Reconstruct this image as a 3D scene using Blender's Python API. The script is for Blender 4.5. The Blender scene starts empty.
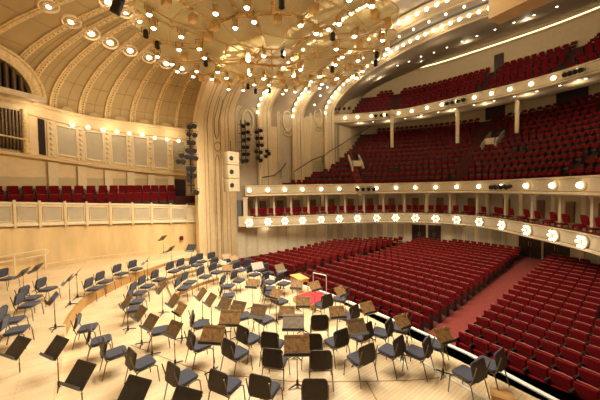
import bpy, math, random
from mathutils import Vector, Matrix
from mathutils.bvhtree import BVHTree

random.seed(7)
S = bpy.context.scene
COL = S.collection
PI = math.pi

# ------------------------------------------------------------------ camera
F, HC, CZ = 290.0, 189.0, 4.9
PITCH, ROLL = math.atan(11.0 / F), math.radians(1.0)
fwd = Vector((0, math.cos(PITCH), -math.sin(PITCH)))
r0 = Vector((1, 0, 0)); up0 = Vector((0, math.sin(PITCH), math.cos(PITCH)))
RGT = r0 * math.cos(ROLL) - up0 * math.sin(ROLL)
UPV = r0 * math.sin(ROLL) + up0 * math.cos(ROLL)
EYE = Vector((0, 0, CZ))
cd = bpy.data.cameras.new('camera'); cam = bpy.data.objects.new('camera', cd); COL.objects.link(cam)
cd.sensor_width = 36; cd.lens = F / 600 * 36; cd.clip_start = .05; cd.clip_end = 200
m = Matrix((RGT, UPV, -fwd)).transposed().to_4x4(); m.translation = EYE
cam.matrix_world = m
S.camera = cam

def ray(px, py): return fwd * F + RGT * (px - 300) + UPV * (200 - py)
def W(px, py, Y):
    d = ray(px, py); return EYE + d * (Y / d.y)
def G(px, py, z):
    d = ray(px, py); return EYE + d * ((z - CZ) / d.z)
def proj(p):
    q = Vector(p) - EYE; k = q.dot(fwd)
    if k < .05: return (-9999, -9999)
    return (300 + F * q.dot(RGT) / k, 200 - F * q.dot(UPV) / k)
# hall axes: v runs from the stage to the back of the house, u across the hall
AV = Vector((.781, .624, 0)); AU = Vector((-.624, .781, 0))
def P(u, v, z=0.0):
    p = AV * v + AU * u; return Vector((p.x, p.y, z))
def UV(p): return (p[0] * AU.x + p[1] * AU.y, p[0] * AV.x + p[1] * AV.y)
def on_v(px, py, v):
    d = ray(px, py); k = (v - EYE.dot(AV)) / d.dot(AV); return EYE + d * k
def on_u(px, py, u):
    d = ray(px, py); k = (u - EYE.dot(AU)) / d.dot(AU); return EYE + d * k
def interp(tab, x):
    if x <= tab[0][0]:
        a, b = tab[0], tab[1]
    elif x >= tab[-1][0]:
        a, b = tab[-2], tab[-1]
    else:
        for a, b in zip(tab, tab[1:]):
            if a[0] <= x <= b[0]: break
    t = (x - a[0]) / (b[0] - a[0]); return a[1] + (b[1] - a[1]) * t
def solve_z(p, tab):
    lo, hi = -5.0, 30.0
    for _ in range(40):
        mid = (lo + hi) / 2
        x, y = proj((p[0], p[1], mid))
        if y > interp(tab, x): lo = mid
        else: hi = mid
    return (lo + hi) / 2

def cr(pts, n=8):
    pts = [tuple(p) for p in pts]; out = []
    N = len(pts); D = len(pts[0])
    for i in range(N - 1):
        p0 = pts[max(i - 1, 0)]; p1 = pts[i]; p2 = pts[i + 1]; p3 = pts[min(i + 2, N - 1)]
        for k in range(n):
            t = k / n
            out.append(tuple(.5 * (2 * p1[d] + (p2[d] - p0[d]) * t + (2 * p0[d] - 5 * p1[d] + 4 * p2[d] - p3[d]) * t * t + (-p0[d] + 3 * p1[d] - 3 * p2[d] + p3[d]) * t ** 3) for d in range(D)))
    out.append(pts[-1]); return out

# ------------------------------------------------------------------ materials
def lin(r, g, b):
    f = lambda c: (c / 255 / 12.92) if c <= 10 else ((c / 255 + .055) / 1.055) ** 2.4
    return (f(r), f(g), f(b), 1)
def mat(name, col, rough=.6, metal=0, var=.12, scale=3.0, bump=0.0, spec=.5, stretch=(1, 1, 1), sheen=0):
    M = bpy.data.materials.new(name); M.use_nodes = True; nt = M.node_tree
    b = nt.nodes['Principled BSDF']
    b.inputs['Roughness'].default_value = rough; b.inputs['Metallic'].default_value = metal
    b.inputs['Specular IOR Level'].default_value = spec
    if sheen: b.inputs['Sheen Weight'].default_value = sheen
    tc = nt.nodes.new('ShaderNodeTexCoord'); mp = nt.nodes.new('ShaderNodeMapping'); mp.inputs['Scale'].default_value = stretch
    nz = nt.nodes.new('ShaderNodeTexNoise'); nz.inputs['Scale'].default_value = scale; nz.inputs['Detail'].default_value = 4
    nt.links.new(tc.outputs['Object'], mp.inputs['Vector']); nt.links.new(mp.outputs['Vector'], nz.inputs['Vector'])
    rp = nt.nodes.new('ShaderNodeValToRGB')
    c = col
    rp.color_ramp.elements[0].position = .3; rp.color_ramp.elements[1].position = .7
    rp.color_ramp.elements[0].color = tuple(max(0, x * (1 - var)) for x in c[:3]) + (1,)
    rp.color_ramp.elements[1].color = tuple(min(1, x * (1 + var)) for x in c[:3]) + (1,)
    nt.links.new(nz.outputs['Fac'], rp.inputs['Fac']); nt.links.new(rp.outputs['Color'], b.inputs['Base Color'])
    if bump:
        bp = nt.nodes.new('ShaderNodeBump'); bp.inputs['Strength'].default_value = bump; bp.inputs['Distance'].default_value = .02
        nt.links.new(nz.outputs['Fac'], bp.inputs['Height']); nt.links.new(bp.outputs['Normal'], b.inputs['Normal'])
    return M
def emit(name, col, s):
    M = bpy.data.materials.new(name); M.use_nodes = True; nt = M.node_tree
    b = nt.nodes['Principled BSDF']; b.inputs['Base Color'].default_value = (.9, .9, .85, 1)
    b.inputs['Emission Color'].default_value = col; b.inputs['Emission Strength'].default_value = s
    return M
def floor_wood():
    M = bpy.data.materials.new('maple_stage_boards'); M.use_nodes = True; nt = M.node_tree
    b = nt.nodes['Principled BSDF']; b.inputs['Roughness'].default_value = .38
    tc = nt.nodes.new('ShaderNodeTexCoord'); mp = nt.nodes.new('ShaderNodeMapping')
    mp.inputs['Rotation'].default_value = (0, 0, math.radians(-38))
    br = nt.nodes.new('ShaderNodeTexBrick'); br.inputs['Scale'].default_value = 1
    br.inputs['Brick Width'].default_value = 2.4; br.inputs['Row Height'].default_value = .09; br.inputs['Mortar Size'].default_value = .003
    br.inputs['Color1'].default_value = (.88, .70, .44, 1); br.inputs['Color2'].default_value = (.80, .61, .36, 1); br.inputs['Mortar'].default_value = (.45, .28, .12, 1)
    nz = nt.nodes.new('ShaderNodeTexNoise'); nz.inputs['Scale'].default_value = 1.2; nz.inputs['Detail'].default_value = 5
    rp = nt.nodes.new('ShaderNodeValToRGB'); rp.color_ramp.elements[0].color = (.72, .62, .5, 1); rp.color_ramp.elements[1].color = (1.0, 1.0, 1.0, 1)
    rp.color_ramp.elements[0].position = .25; rp.color_ramp.elements[1].position = .65
    mx = nt.nodes.new('ShaderNodeMix'); mx.data_type = 'RGBA'; mx.blend_type = 'MULTIPLY'; mx.inputs[0].default_value = .6
    nt.links.new(tc.outputs['Object'], mp.inputs['Vector']); nt.links.new(mp.outputs['Vector'], br.inputs['Vector'])
    nt.links.new(tc.outputs['Object'], nz.inputs['Vector']); nt.links.new(nz.outputs['Fac'], rp.inputs['Fac'])
    nt.links.new(br.outputs['Color'], mx.inputs[6]); nt.links.new(rp.outputs['Color'], mx.inputs[7])
    nt.links.new(mx.outputs[2], b.inputs['Base Color'])
    return M
def glass():
    M = bpy.data.materials.new('canopy_glass'); M.use_nodes = True; nt = M.node_tree
    nt.nodes.remove(nt.nodes['Principled BSDF']); out = nt.nodes['Material Output']
    tr = nt.nodes.new('ShaderNodeBsdfTransparent'); tr.inputs['Color'].default_value = (.93, .93, .82, 1)
    gl = nt.nodes.new('ShaderNodeBsdfGlossy'); gl.inputs['Roughness'].default_value = .3; gl.inputs['Color'].default_value = (.95, .93, .8, 1)
    df = nt.nodes.new('ShaderNodeBsdfDiffuse'); df.inputs['Color'].default_value = (.84, .82, .64, 1)
    tl = nt.nodes.new('ShaderNodeBsdfTranslucent'); tl.inputs['Color'].default_value = (.86, .84, .66, 1)
    a = nt.nodes.new('ShaderNodeMixShader'); a.inputs[0].default_value = .5
    b = nt.nodes.new('ShaderNodeMixShader'); b.inputs[0].default_value = .18
    c = nt.nodes.new('ShaderNodeMixShader'); c.inputs[0].default_value = .36
    nt.links.new(df.outputs[0], a.inputs[1]); nt.links.new(tl.outputs[0], a.inputs[2])
    nt.links.new(a.outputs[0], b.inputs[1]); nt.links.new(gl.outputs[0], b.inputs[2])
    nt.links.new(tr.outputs[0], c.inputs[1]); nt.links.new(b.outputs[0], c.inputs[2])
    nt.links.new(c.outputs[0], out.inputs['Surface'])
    return M

M_floor = floor_wood()
M_riser = mat('honey_riser_wood', (.46, .25, .08, 1), .45, var=.2, scale=4, stretch=(1, 6, 6))
M_cream = mat('cream_plaster', (.72, .57, .34, 1), .6, var=.05)
M_cream2 = mat('pale_cream_plaster', (.78, .66, .44, 1), .6, var=.05)
M_pillar = mat('warm_gilded_plaster', (.74, .55, .29, 1), .5, var=.06)
M_dome = mat('ochre_vault_plaster', (.50, .35, .15, 1), .65, var=.05, scale=1.2)
M_rib = mat('gilded_rib', (.74, .53, .24, 1), .5, var=.25, scale=9)
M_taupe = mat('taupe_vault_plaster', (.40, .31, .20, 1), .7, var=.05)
M_line = mat('brown_moulding_line', (.30, .20, .09, 1), .6)
M_ring = mat('bright_gilded_ring', (.88, .70, .40, 1), .5, var=.1)
M_boxdoor = mat('russet_wood_door', (.20, .085, .03, 1), .5, var=.2)
M_tan = mat('tan_wall_field', (.56, .43, .23, 1), .65, var=.06)
M_fascia = mat('tan_cream_plaster', (.62, .50, .31, 1), .6, var=.08, scale=5)
M_cab = mat('cream_cabinet', (.42, .33, .19, 1), .6, var=.05)
M_panel = mat('grey_beige_panel', (.50, .42, .29, 1), .7, var=.06)
M_stagewall = mat('honey_wood_wall', (.72, .52, .25, 1), .5, var=.14, scale=1.5, stretch=(1, 1, .3))
M_velvet = mat('dark_red_velvet', (.19, .004, .007, 1), .9, spec=.12, var=.25, scale=14, sheen=.02)
M_velvet2 = mat('red_velvet', (.155, .004, .006, 1), .9, spec=.12, var=.25, scale=14, sheen=.02)
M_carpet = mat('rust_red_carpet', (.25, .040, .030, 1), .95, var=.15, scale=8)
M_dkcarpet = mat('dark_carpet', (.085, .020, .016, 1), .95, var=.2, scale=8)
M_red = mat('bright_red_podium_carpet', (.55, .03, .04, 1), .9, var=.12, scale=10)
M_armwood = mat('dark_walnut', (.035, .018, .012, 1), .45, var=.3, scale=10)
M_capwood = mat('lit_edge_wood_cap', (.35, .14, .08, 1), .45, var=.3, scale=10)  # wood trim whose paler tone also carries the highlight along the seat tops
M_navy = mat('charcoal_navy_upholstery', (.042, .042, .062, 1), .85, var=.25, scale=25, sheen=.2)
M_shell = mat('brown_black_chair_shell', (.045, .030, .022, 1), .5, var=.2, scale=12)
M_metal = mat('bronze_grey_tube', (.16, .14, .11, 1), .35, metal=.8, var=.1)
M_black = mat('black_metal', (.018, .018, .02, 1), .4, var=.2, scale=10)
M_ash = mat('blackened_desk', (.060, .052, .044, 1), .5, var=.15, scale=8)
M_desk = mat('speckled_brown_desk', (.36, .20, .07, 1), .55, var=.45, scale=14)
M_desk2 = mat('dark_brown_desk', (.20, .12, .05, 1), .55, var=.35, scale=14)
M_desk3 = mat('grey_brown_desk', (.42, .34, .26, 1), .45, var=.25, scale=10)
M_shelf = mat('grey_steel_shelf', (.22, .26, .25, 1), .45, metal=.3, var=.1)
M_blue = mat('blue_paper', (.10, .22, .52, 1), .6, var=.3, scale=18)
M_white = mat('white_enamel', (.82, .80, .74, 1), .4, var=.03)
M_orange = mat('orange_maple', (.70, .38, .10, 1), .4, var=.15, scale=6, stretch=(1, 5, 1))
M_gold = mat('gold_painted_steel', (.84, .58, .24, 1), .45, metal=.15, var=.15, scale=6)
M_doorwood = mat('dark_mahogany_door', (.035, .012, .01, 1), .4, var=.3, scale=4)
M_brass = mat('brass', (.75, .52, .2, 1), .3, metal=.9, var=.05)
M_organ = mat('dark_organ_pipe', (.11, .065, .03, 1), .35, metal=.5, var=.2, scale=3)
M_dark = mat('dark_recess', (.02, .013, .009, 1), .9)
M_glass = glass()
M_bulb = emit('warm_bulb', (1, .90, .68, 1), 7)
M_bulb2 = emit('warm_globe', (1, .88, .62, 1), 6)
M_lamp = emit('white_stage_lamp', (1, .95, .85, 1), 14)
M_strip = emit('warm_cove_strip', (1, .78, .42, 1), 3)
M_signr = emit('exit_sign_face', (.75, .8, 1, 1), 1.2)

# ------------------------------------------------------------------ mesh builder
class MB:
    def __init__(s): s.v = []; s.f = []; s.s = []
    def add(s, vs, fs, smooth=False):
        b = len(s.v); s.v.extend(tuple(x) for x in vs); s.f.extend(tuple(b + i for i in f) for f in fs); s.s.extend([smooth] * len(fs)); return s
    def hexa(s, c):      # eight corners: bottom four ccw, top four ccw
        return s.add(c, [(3, 2, 1, 0), (4, 5, 6, 7), (0, 1, 5, 4), (1, 2, 6, 5), (2, 3, 7, 6), (3, 0, 4, 7)])
    def box(s, c, size, rz=0, M=None):
        x, y, z = (d / 2 for d in size); R = Matrix.Rotation(rz, 3, 'Z')
        q = [Vector(p) for p in ((-x, -y, -z), (x, -y, -z), (x, y, -z), (-x, y, -z), (-x, -y, z), (x, -y, z), (x, y, z), (-x, y, z))]
        q = [R @ p + Vector(c) for p in q]
        if M: q = [M @ p for p in q]
        return s.hexa(q)
    def slab(s, w, h, t, r, M, bev=.012, curve=0.0, seg=4):
        """rounded slab in local xy, thickness along z, centred; curve bows it along x"""
        def loop(inset, z):
            pts = []
            rr = max(r - inset, .004); W2 = w / 2 - inset; H2 = h / 2 - inset
            for cx, cy, a0 in ((W2 - rr, H2 - rr, 0), (-W2 + rr, H2 - rr, 90), (-W2 + rr, -H2 + rr, 180), (W2 - rr, -H2 + rr, 270)):
                for k in range(seg + 1):
                    a = math.radians(a0 + 90 * k / seg); x = cx + rr * math.cos(a); y = cy + rr * math.sin(a)
                    pts.append(M @ Vector((x, y, z + curve * (x / (w / 2)) ** 2)))
            return pts
        L = [loop(bev, -t / 2), loop(0, -t / 2 + bev), loop(0, t / 2 - bev), loop(bev, t / 2)]
        n = len(L[0]); vs = [p for l in L for p in l]; fs = []
        for k in range(3):
            for i in range(n):
                j = (i + 1) % n; fs.append((k * n + i, k * n + j, (k + 1) * n + j, (k + 1) * n + i))
        s.add(vs, fs, True)
        # caps as strips of quads so that a bowed slab stays smooth
        for k, fl in ((0, True), (3, False)):
            l = L[k]; h2 = n // 2; f = []
            top = list(range(0, h2)); bot = list(range(n - 1, h2 - 1, -1))
            for a in range(h2 - 1):
                q = (top[a], top[a + 1], bot[a + 1], bot[a]); f.append(q if fl else q[::-1])
            s.add(l, [x[::-1] for x in f], False)
        return s
    def tube(s, pts, r, n=6, closed=False, cap=True):
        pts = [Vector(p) for p in pts]; N = len(pts); rings = []
        prev = None
        for i, p in enumerate(pts):
            if closed: t = pts[(i + 1) % N] - pts[i - 1]
            else: t = pts[min(i + 1, N - 1)] - pts[max(i - 1, 0)]
            t.normalize()
            if prev is None:
                a = Vector((0, 0, 1)) if abs(t.z) < .9 else Vector((1, 0, 0)); x = t.cross(a).normalized()
            else:
                x = prev - t * prev.dot(t)
                x = x.normalized() if x.length > 1e-6 else t.orthogonal().normalized()
            prev = x; y = t.cross(x); rad = r[i] if isinstance(r, (list, tuple)) else r
            rings.append([p + (x * math.cos(2 * PI * k / n) + y * math.sin(2 * PI * k / n)) * rad for k in range(n)])
        vs = [q for g in rings for q in g]; fs = []
        for i in range(N if closed else N - 1):
            a = i * n; b = ((i + 1) % N) * n
            for k in range(n): fs.append((a + k, a + (k + 1) % n, b + (k + 1) % n, b + k))
        s.add(vs, fs, True)
        if cap and not closed:
            s.add(rings[0], [tuple(range(n))[::-1]]); s.add(rings[-1], [tuple(range(n))])
        return s
    def lathe(s, prof, M=None, n=16):
        vs = []; fs = []
        for r, z in prof:
            for k in range(n):
                p = Vector((r * math.cos(2 * PI * k / n), r * math.sin(2 * PI * k / n), z)); vs.append(M @ p if M else p)
        for i in range(len(prof) - 1):
            for k in range(n): fs.append((i * n + k, i * n + (k + 1) % n, (i + 1) * n + (k + 1) % n, (i + 1) * n + k))
        return s.add(vs, fs, True)
    def ball(s, c, r, n=8, m=5):
        prof = [(max(r * math.sin(PI * i / m), 1e-4), -r * math.cos(PI * i / m)) for i in range(m + 1)]
        return s.lathe(prof, Matrix.Translation(Vector(c)), n)
    def grid(s, rows, smooth=True, flip=False):
        n = len(rows[0]); vs = [p for r in rows for p in r]; fs = []
        for i in range(len(rows) - 1):
            for k in range(n - 1):
                q = (i * n + k, i * n + k + 1, (i + 1) * n + k + 1, (i + 1) * n + k); fs.append(q[::-1] if flip else q)
        return s.add(vs, fs, smooth)
    def prism(s, poly, z0, z1):
        n = len(poly); vs = [(p[0], p[1], z0) for p in poly] + [(p[0], p[1], z1) for p in poly]
        s.add(vs, [tuple(range(n))[::-1], tuple(range(n, 2 * n))] + [(i, (i + 1) % n, n + (i + 1) % n, n + i) for i in range(n)]); return s
    def mesh(s, name, material):
        me = bpy.data.meshes.new(name); me.from_pydata(s.v, [], s.f); me.polygons.foreach_set('use_smooth', s.s)
        me.materials.append(material); me.update(); return me
    def obj(s, name, material, parent=None, **tags):
        o = bpy.data.objects.new(name, s.mesh(name, material)); COL.objects.link(o)
        if parent: o.parent = parent
        for k, v in tags.items(): o[k] = v
        return o
def thing(name, label, cat, loc=(0, 0, 0), rz=0, group=None):
    o = bpy.data.objects.new(name, None); COL.objects.link(o); o.location = loc; o.rotation_euler = (0, 0, rz); o.empty_display_size = .1
    o['label'] = label; o['category'] = cat
    if group: o['group'] = group
    return o
def struct(mb, name, material, parent=None):
    o = mb.obj(name, material, parent)
    if not parent: o['kind'] = 'structure'
    return o
KIDS = {}
def dup(root, loc, rz, label, group=None):
    if root.name not in KIDS:
        ch = {}
        for o in COL.objects:
            if o.parent: ch.setdefault(o.parent.name, []).append(o)
        KIDS[root.name] = ch
    ch = KIDS[root.name]
    r = root.copy(); COL.objects.link(r); r.location = loc; r.rotation_euler = (0, 0, rz); r['label'] = label
    if group: r['group'] = group
    for c0 in ch.get(root.name, ()):
        c = c0.copy(); COL.objects.link(c); c.parent = r
        for d0 in ch.get(c0.name, ()):
            d = d0.copy(); COL.objects.link(d); d.parent = c
    return r
class Proto:
    """the first place() moves the thing itself, later ones copy it"""
    def __init__(s, root): s.root = root; s.used = False
    def place(s, loc, rz, label, group):
        if not s.used:
            s.used = True; o = s.root
            o.location = loc; o.rotation_euler = (0, 0, rz); o['label'] = label; o['group'] = group; return o
        return dup(s.root, loc, rz, label, group)
_O1 = 'first second third fourth fifth sixth seventh eighth ninth tenth eleventh twelfth thirteenth fourteenth fifteenth sixteenth seventeenth eighteenth nineteenth'.split()
def nth(n):
    if n <= 19: return _O1[n - 1]
    t, u = divmod(n, 10)
    if u == 0: return ['twentieth', 'thirtieth', 'fortieth', 'fiftieth', 'sixtieth', 'seventieth', 'eightieth', 'ninetieth'][t - 2]
    return ['twenty', 'thirty', 'forty', 'fifty', 'sixty', 'seventy', 'eighty', 'ninety'][t - 2] + '-' + _O1[u - 1]

# ------------------------------------------------------------------ plan curves
class Curve:
    """a plan curve given in (u, v), resampled evenly; normals point away from the centre of the house"""
    def __init__(s, uv, n=14, centre=(11, 15), step=.25):
        pts = [P(u, v) for u, v in cr(uv, n)]
        L = [0]
        for a, b in zip(pts, pts[1:]): L.append(L[-1] + (b - a).length)
        s.len = L[-1]; s.raw = pts; s.L = L; c = P(*centre)
        s.c = c; N = int(s.len / step); s.pts = [s.at(s.len * i / N) for i in range(N + 1)]
        s.nrm = [s.normal(s.len * i / N) for i in range(N + 1)]
    def at(s, d):
        d = min(max(d, 0), s.len)
        import bisect
        i = min(max(bisect.bisect_right(s.L, d) - 1, 0), len(s.raw) - 2)
        t = (d - s.L[i]) / max(s.L[i + 1] - s.L[i], 1e-9); return s.raw[i].lerp(s.raw[i + 1], t)
    def normal(s, d):
        t = (s.at(d + .6) - s.at(d - .6)).normalized(); n = Vector((t.y, -t.x, 0))
        return n if n.dot(s.at(d) - s.c) > 0 else -n
    def sweep(s, mb, prof, d0=0, d1=None, step=.3, smooth=False, zf=None):
        d1 = s.len if d1 is None else d1; N = max(2, int((d1 - d0) / step)); rows = []
        for i in range(N + 1):
            d = d0 + (d1 - d0) * i / N; p = s.at(d); n = s.normal(d); z0 = zf(p) if zf else 0
            rows.append([p + n * a + Vector((0, 0, z + z0)) for a, z in prof])
        mb.grid(rows, smooth)
        return mb
    def find_px(s, px, z, n=0.0):
        best = None; d = 0
        while d <= s.len:
            q = s.at(d) + s.normal(d) * n; x = proj((q.x, q.y, z))[0]
            if best is None or abs(x - px) < best[0]: best = (abs(x - px), d)
            d += .05
        return best[1]

FAS = Curve([(23.0, 12.2), (22.0, 14.6), (20.9, 16.9), (18.9, 20.8), (16.1, 24.3), (13.1, 26.1), (10.5, 26.4), (8, 25.4), (5.5, 23.2), (2.6, 20.4), (1.0, 18), (0., 15.5), (-.5, 13)])
GAL = Curve([(23.6, 24.0), (22.6, 25.2), (18.1, 28.3), (13.7, 28.95), (9.4, 29.15), (6.7, 29.1), (3.9, 28.6), (1, 27.6), (-2, 26)])
REAR = Curve([(24.2, 11.8), (23.4, 16.5), (22.0, 21), (19.2, 24.8), (15.8, 27.4), (12, 28.7), (8, 28.9), (5, 28.3), (2, 26.8), (-.5, 24.5), (-2, 22)])
ZBOX, ZMID, ZGAL = 2.0, 4.9, 12.9
def floor_z(p):
    return -1.4 + max(0, UV(p)[1] - 11) * .03

# ================================================================== SETTING
# ---- stage floor
edge_px = [(212, 257.5), (225, 262), (242, 267.5), (258, 272.5), (277, 278), (307, 286.5), (333, 295), (348, 301), (361, 306), (376, 312), (395, 320.5), (410, 326.5), (431, 336), (449, 344.5), (470, 354), (505, 372.5), (532, 387), (555, 399), (600, 423), (680, 468)]
edge = [G(x, y, 0) for x, y in edge_px]
back = [P(0.5, 9), P(0, -1.0), P(4, -6), P(10, -8), P(16, -8), P(21, -7), P(24.5, -3), P(25, 2), P(24.5, 6), P(22.5, 7.6)]
poly = [(p.x, p.y) for p in edge] + [(p.x, p.y) for p in back]
mb = MB(); mb.prism(poly, -1.45, 0); struct(mb, 'floor_stage', M_floor)
# white nosing along the edge with a dark gap behind it
def strip(pts, w, z0, z1, name, material, off=0.0):
    mb = MB(); rows = []
    for i, p in enumerate(pts):
        t = (pts[min(i + 1, len(pts) - 1)] - pts[max(i - 1, 0)]); t.z = 0; t.normalize(); n = Vector((t.y, -t.x, 0))
        q = p + n * off
        rows.append([Vector((q.x, q.y, z0)) - n * w, Vector((q.x, q.y, z1)) - n * w, Vector((q.x, q.y, z1)), Vector((q.x, q.y, z0))])
    mb.grid(rows, False); return struct(mb, name, material)
strip([Vector(p) for p in edge], -.13, -.10, .035, 'trim_stage_nosing', M_white, off=0)
strip([Vector(p) for p in edge], .05, .001, .006, 'trim_stage_groove', M_dark, off=0)
strip([G(377, 347, 0), G(392, 356.5, 0), G(408, 367, 0)], .06, .001, .02, 'trim_lift_edge_1', M_white)
strip([G(416, 359, 0), G(450, 380, 0), G(486, 401, 0), G(520, 421, 0)], .07, .001, .02, 'trim_lift_edge_2', M_white)
for i, pts in enumerate([[(24, 358), (38, 378), (54, 402)], [(130, 345), (205, 372), (260, 378), (300, 382), (400, 381), (440, 378)], [(365, 380), (376, 400), (388, 420)]]):
    strip([G(x, y, 0.0) for x, y in cr(pts, 6)], .025, .001, .005, f'trim_floor_seam_{i + 1}', M_line)

# ---- stage risers: platforms with honey edges
LV_A, LV_B, LV_C = .4, .27, .14
def platform(front, rest, z, name):
    poly = [G(x, y, z) for x, y in front] + [Vector(p) for p in rest]
    mb = MB(); mb.prism([(p.x, p.y) for p in poly], .002, z); o = struct(mb, name, M_floor)
    mb = MB(); rows = []
    pts = [G(x, y, z) for x, y in front]
    for i, p in enumerate(pts):
        t = (pts[min(i + 1, len(pts) - 1)] - pts[max(i - 1, 0)]); t.z = 0; t.normalize(); n = Vector((t.y, -t.x, 0))
        if n.dot(Vector((0, 0, 0)) - p) < 0: n = -n
        rows.append([p + n * .012 + Vector((0, 0, -z + .003)), p + n * .012 + Vector((0, 0, .004)), p - n * .09 + Vector((0, 0, .004))])
    mb.grid(rows, False); struct(mb, 'trim_' + name.split('_', 1)[1], M_riser)
    return o
E1 = [(66, 324), (71, 314), (84, 298.5), (100, 289), (118.5, 280), (135, 273.5), (150, 268.5), (175, 260.5), (197, 257)]
platform(cr(E1, 4), [P(22.2, 7.5), P(24.6, 5), P(25, 1), P(24, -4), P(21, -7.2), P(12, -8.0), G(20, 470, LV_A), G(52, 400, LV_A)], LV_A, 'floor_riser_high')
E2 = [(160, 281), (172, 276.5), (185, 272.5), (201, 268.5)]
g1 = G(203, 259.5, LV_B)
platform(cr(E2, 4), [g1, G(176, 262, LV_B), G(156, 269, LV_B)], LV_B, 'floor_riser_middle')
E3 = [(172, 296), (185, 290), (200, 283.5), (219, 277.5)]
platform(cr(E3, 4), [G(219, 268.5, LV_C), G(202, 269.5, LV_C), G(186, 273.5, LV_C), G(166, 281.5, LV_C)], LV_C, 'floor_riser_low')

# ---- main floor of the house
mb = MB(); rows = []
for k in range(15):
    v = 5.5 + k * 1.75; rows.append([P(u, v, floor_z(P(u, v))) for u in (-6, 0, 5, 10, 15, 20, 26)])
mb.grid(rows, False, True); struct(mb, 'floor_house', M_dkcarpet)  # darker than the aisles: shade under the seats put into the carpet colour
def aisle(u0a, u0b, u1a, u1b, v0, v1, name):
    mb = MB(); rows = []
    for k in range(12):
        t = k / 11; v = v0 + (v1 - v0) * t; z = floor_z(P(0, v)) + .012
        rows.append([P(u0a + (u1a - u0a) * t, v, z), P(u0b + (u1b - u0b) * t, v, z)])
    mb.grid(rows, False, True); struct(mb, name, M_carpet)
aisle(4.55, 6.05, 4.95, 6.75, 7.5, 28.4, 'floor_near_aisle')
aisle(15.05, 16.1, 15.0, 16.0, 8.5, 27.3, 'floor_far_aisle')
# ---- rear / side wall of the house under the boxes with pilasters and grey panels
mb = MB(); REAR.sweep(mb, [(0, -1.6), (0, 1.75)], step=.4, smooth=True); struct(mb, 'wall_house_rear', M_cream2)
DOORS = []
for pa, pb in ((412, 427), (427.5, 441), (519, 542), (543.5, 571)):
    DOORS.append((REAR.find_px(pa, -.2), REAR.find_px(pb, -.2)))
dmin, dmax = DOORS[0][0] - .25, DOORS[3][1] + .25
k = 0; d = 1.0; pil = []
while d < REAR.len - 1:
    inside = any(a - .3 < d < b + .3 for a, b in DOORS)
    if not inside: pil.append(d)
    d += 1.05
mbp = MB(); mbq = MB()
for d in pil:
    p = REAR.at(d); n = REAR.normal(d); a = math.atan2(n.y, n.x)
    mbp.box((p.x - n.x * .03, p.y - n.y * .03, .15), (.12, .2, 3.3), a)
for a, b in zip(pil, pil[1:]):
    if b - a < 1.2 and a > 9:
        REAR.sweep(mbq, [(-.02, -.4), (-.035, -.39), (-.035, 1.1), (-.02, 1.11)], a + .2, b - .2, .3)
struct(mbp, 'trim_house_pilasters', M_cream); struct(mbq, 'trim_house_wall_panels', M_panel)
mb = MB(); REAR.sweep(mb, [(-.02, 1.2), (-.10, 1.22), (-.10, 1.32), (-.02, 1.34)], step=.4); struct(mb, 'trim_house_frieze', M_cream)
for i, (a, b) in enumerate(DOORS):
    z0 = floor_z(REAR.at((a + b) / 2)); zt = z0 + 2.0
    fr = MB(); REAR.sweep(fr, [(-.01, z0), (-.09, z0), (-.09, zt + .12), (-.01, zt + .12)], a - .12, a, .1); REAR.sweep(fr, [(-.01, z0), (-.09, z0), (-.09, zt + .12), (-.01, zt + .12)], b, b + .12, .1)
    REAR.sweep(fr, [(-.01, zt), (-.09, zt), (-.09, zt + .14), (-.01, zt + .14)], a - .12, b + .12, .2)
    o = struct(fr, f'door_{i + 1}', M_cream)
    mid = (a + b) / 2
    for s0, s1 in ((a, mid - .01), (mid + .01, b)):
        lf = MB(); REAR.sweep(lf, [(-.0, z0), (-.045, z0), (-.045, zt), (0, zt)], s0, s1, .15); lo = lf.obj('door_leaf', M_doorwood, o)
        h = MB(); hd = (s1 - .09) if s0 == a else (s0 + .09)
        p = REAR.at(hd) - REAR.normal(hd) * .09
        h.tube([(p.x, p.y, z0 + .85), (p.x, p.y, z0 + 1.25)], .02); h.obj('door_handle', M_brass, lo)
    sg = MB(); p = REAR.at(mid) - REAR.normal(mid) * .1; n = REAR.normal(mid)
# ---- tiers
def tier(curve, zc, top, bot, depth, name, d0=0):
    mb = MB()
    curve.sweep(mb, [(.30, zc + top - .35), (.30, zc + top), (-.07, zc + top), (-.09, zc + top - .06), (-.03, zc + top - .12), (0, zc + top - .15), (0, zc - bot + .22), (-.06, zc - bot + .18), (-.09, zc - bot + .08), (-.02, zc - bot + .02), (.12, zc - bot), (depth, zc - bot + .1)], d0)
    struct(mb, name, M_fascia)
    mb = MB(); curve.sweep(mb, [(-.03, zc + top + .002), (-.05, zc + top + .03), (.28, zc + top + .03), (.28, zc + top + .002)], d0); struct(mb, 'trim_' + name.split('_', 1)[1] + '_red_cap', M_velvet)
    mb = MB(); curve.sweep(mb, [(-.005, zc - bot + .20), (-.025, zc - bot + .23), (-.005, zc - bot + .26)], d0); struct(mb, 'trim_' + name.split('_', 1)[1] + '_line', M_line)
tier(FAS, ZBOX, .46, .52, 3.6, 'wall_box_tier')
tier(FAS, ZMID, .42, .62, 4.2, 'wall_balcony_tier')
tier(GAL, ZGAL, .42, .55, 3.0, 'wall_gallery_tier')
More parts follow.
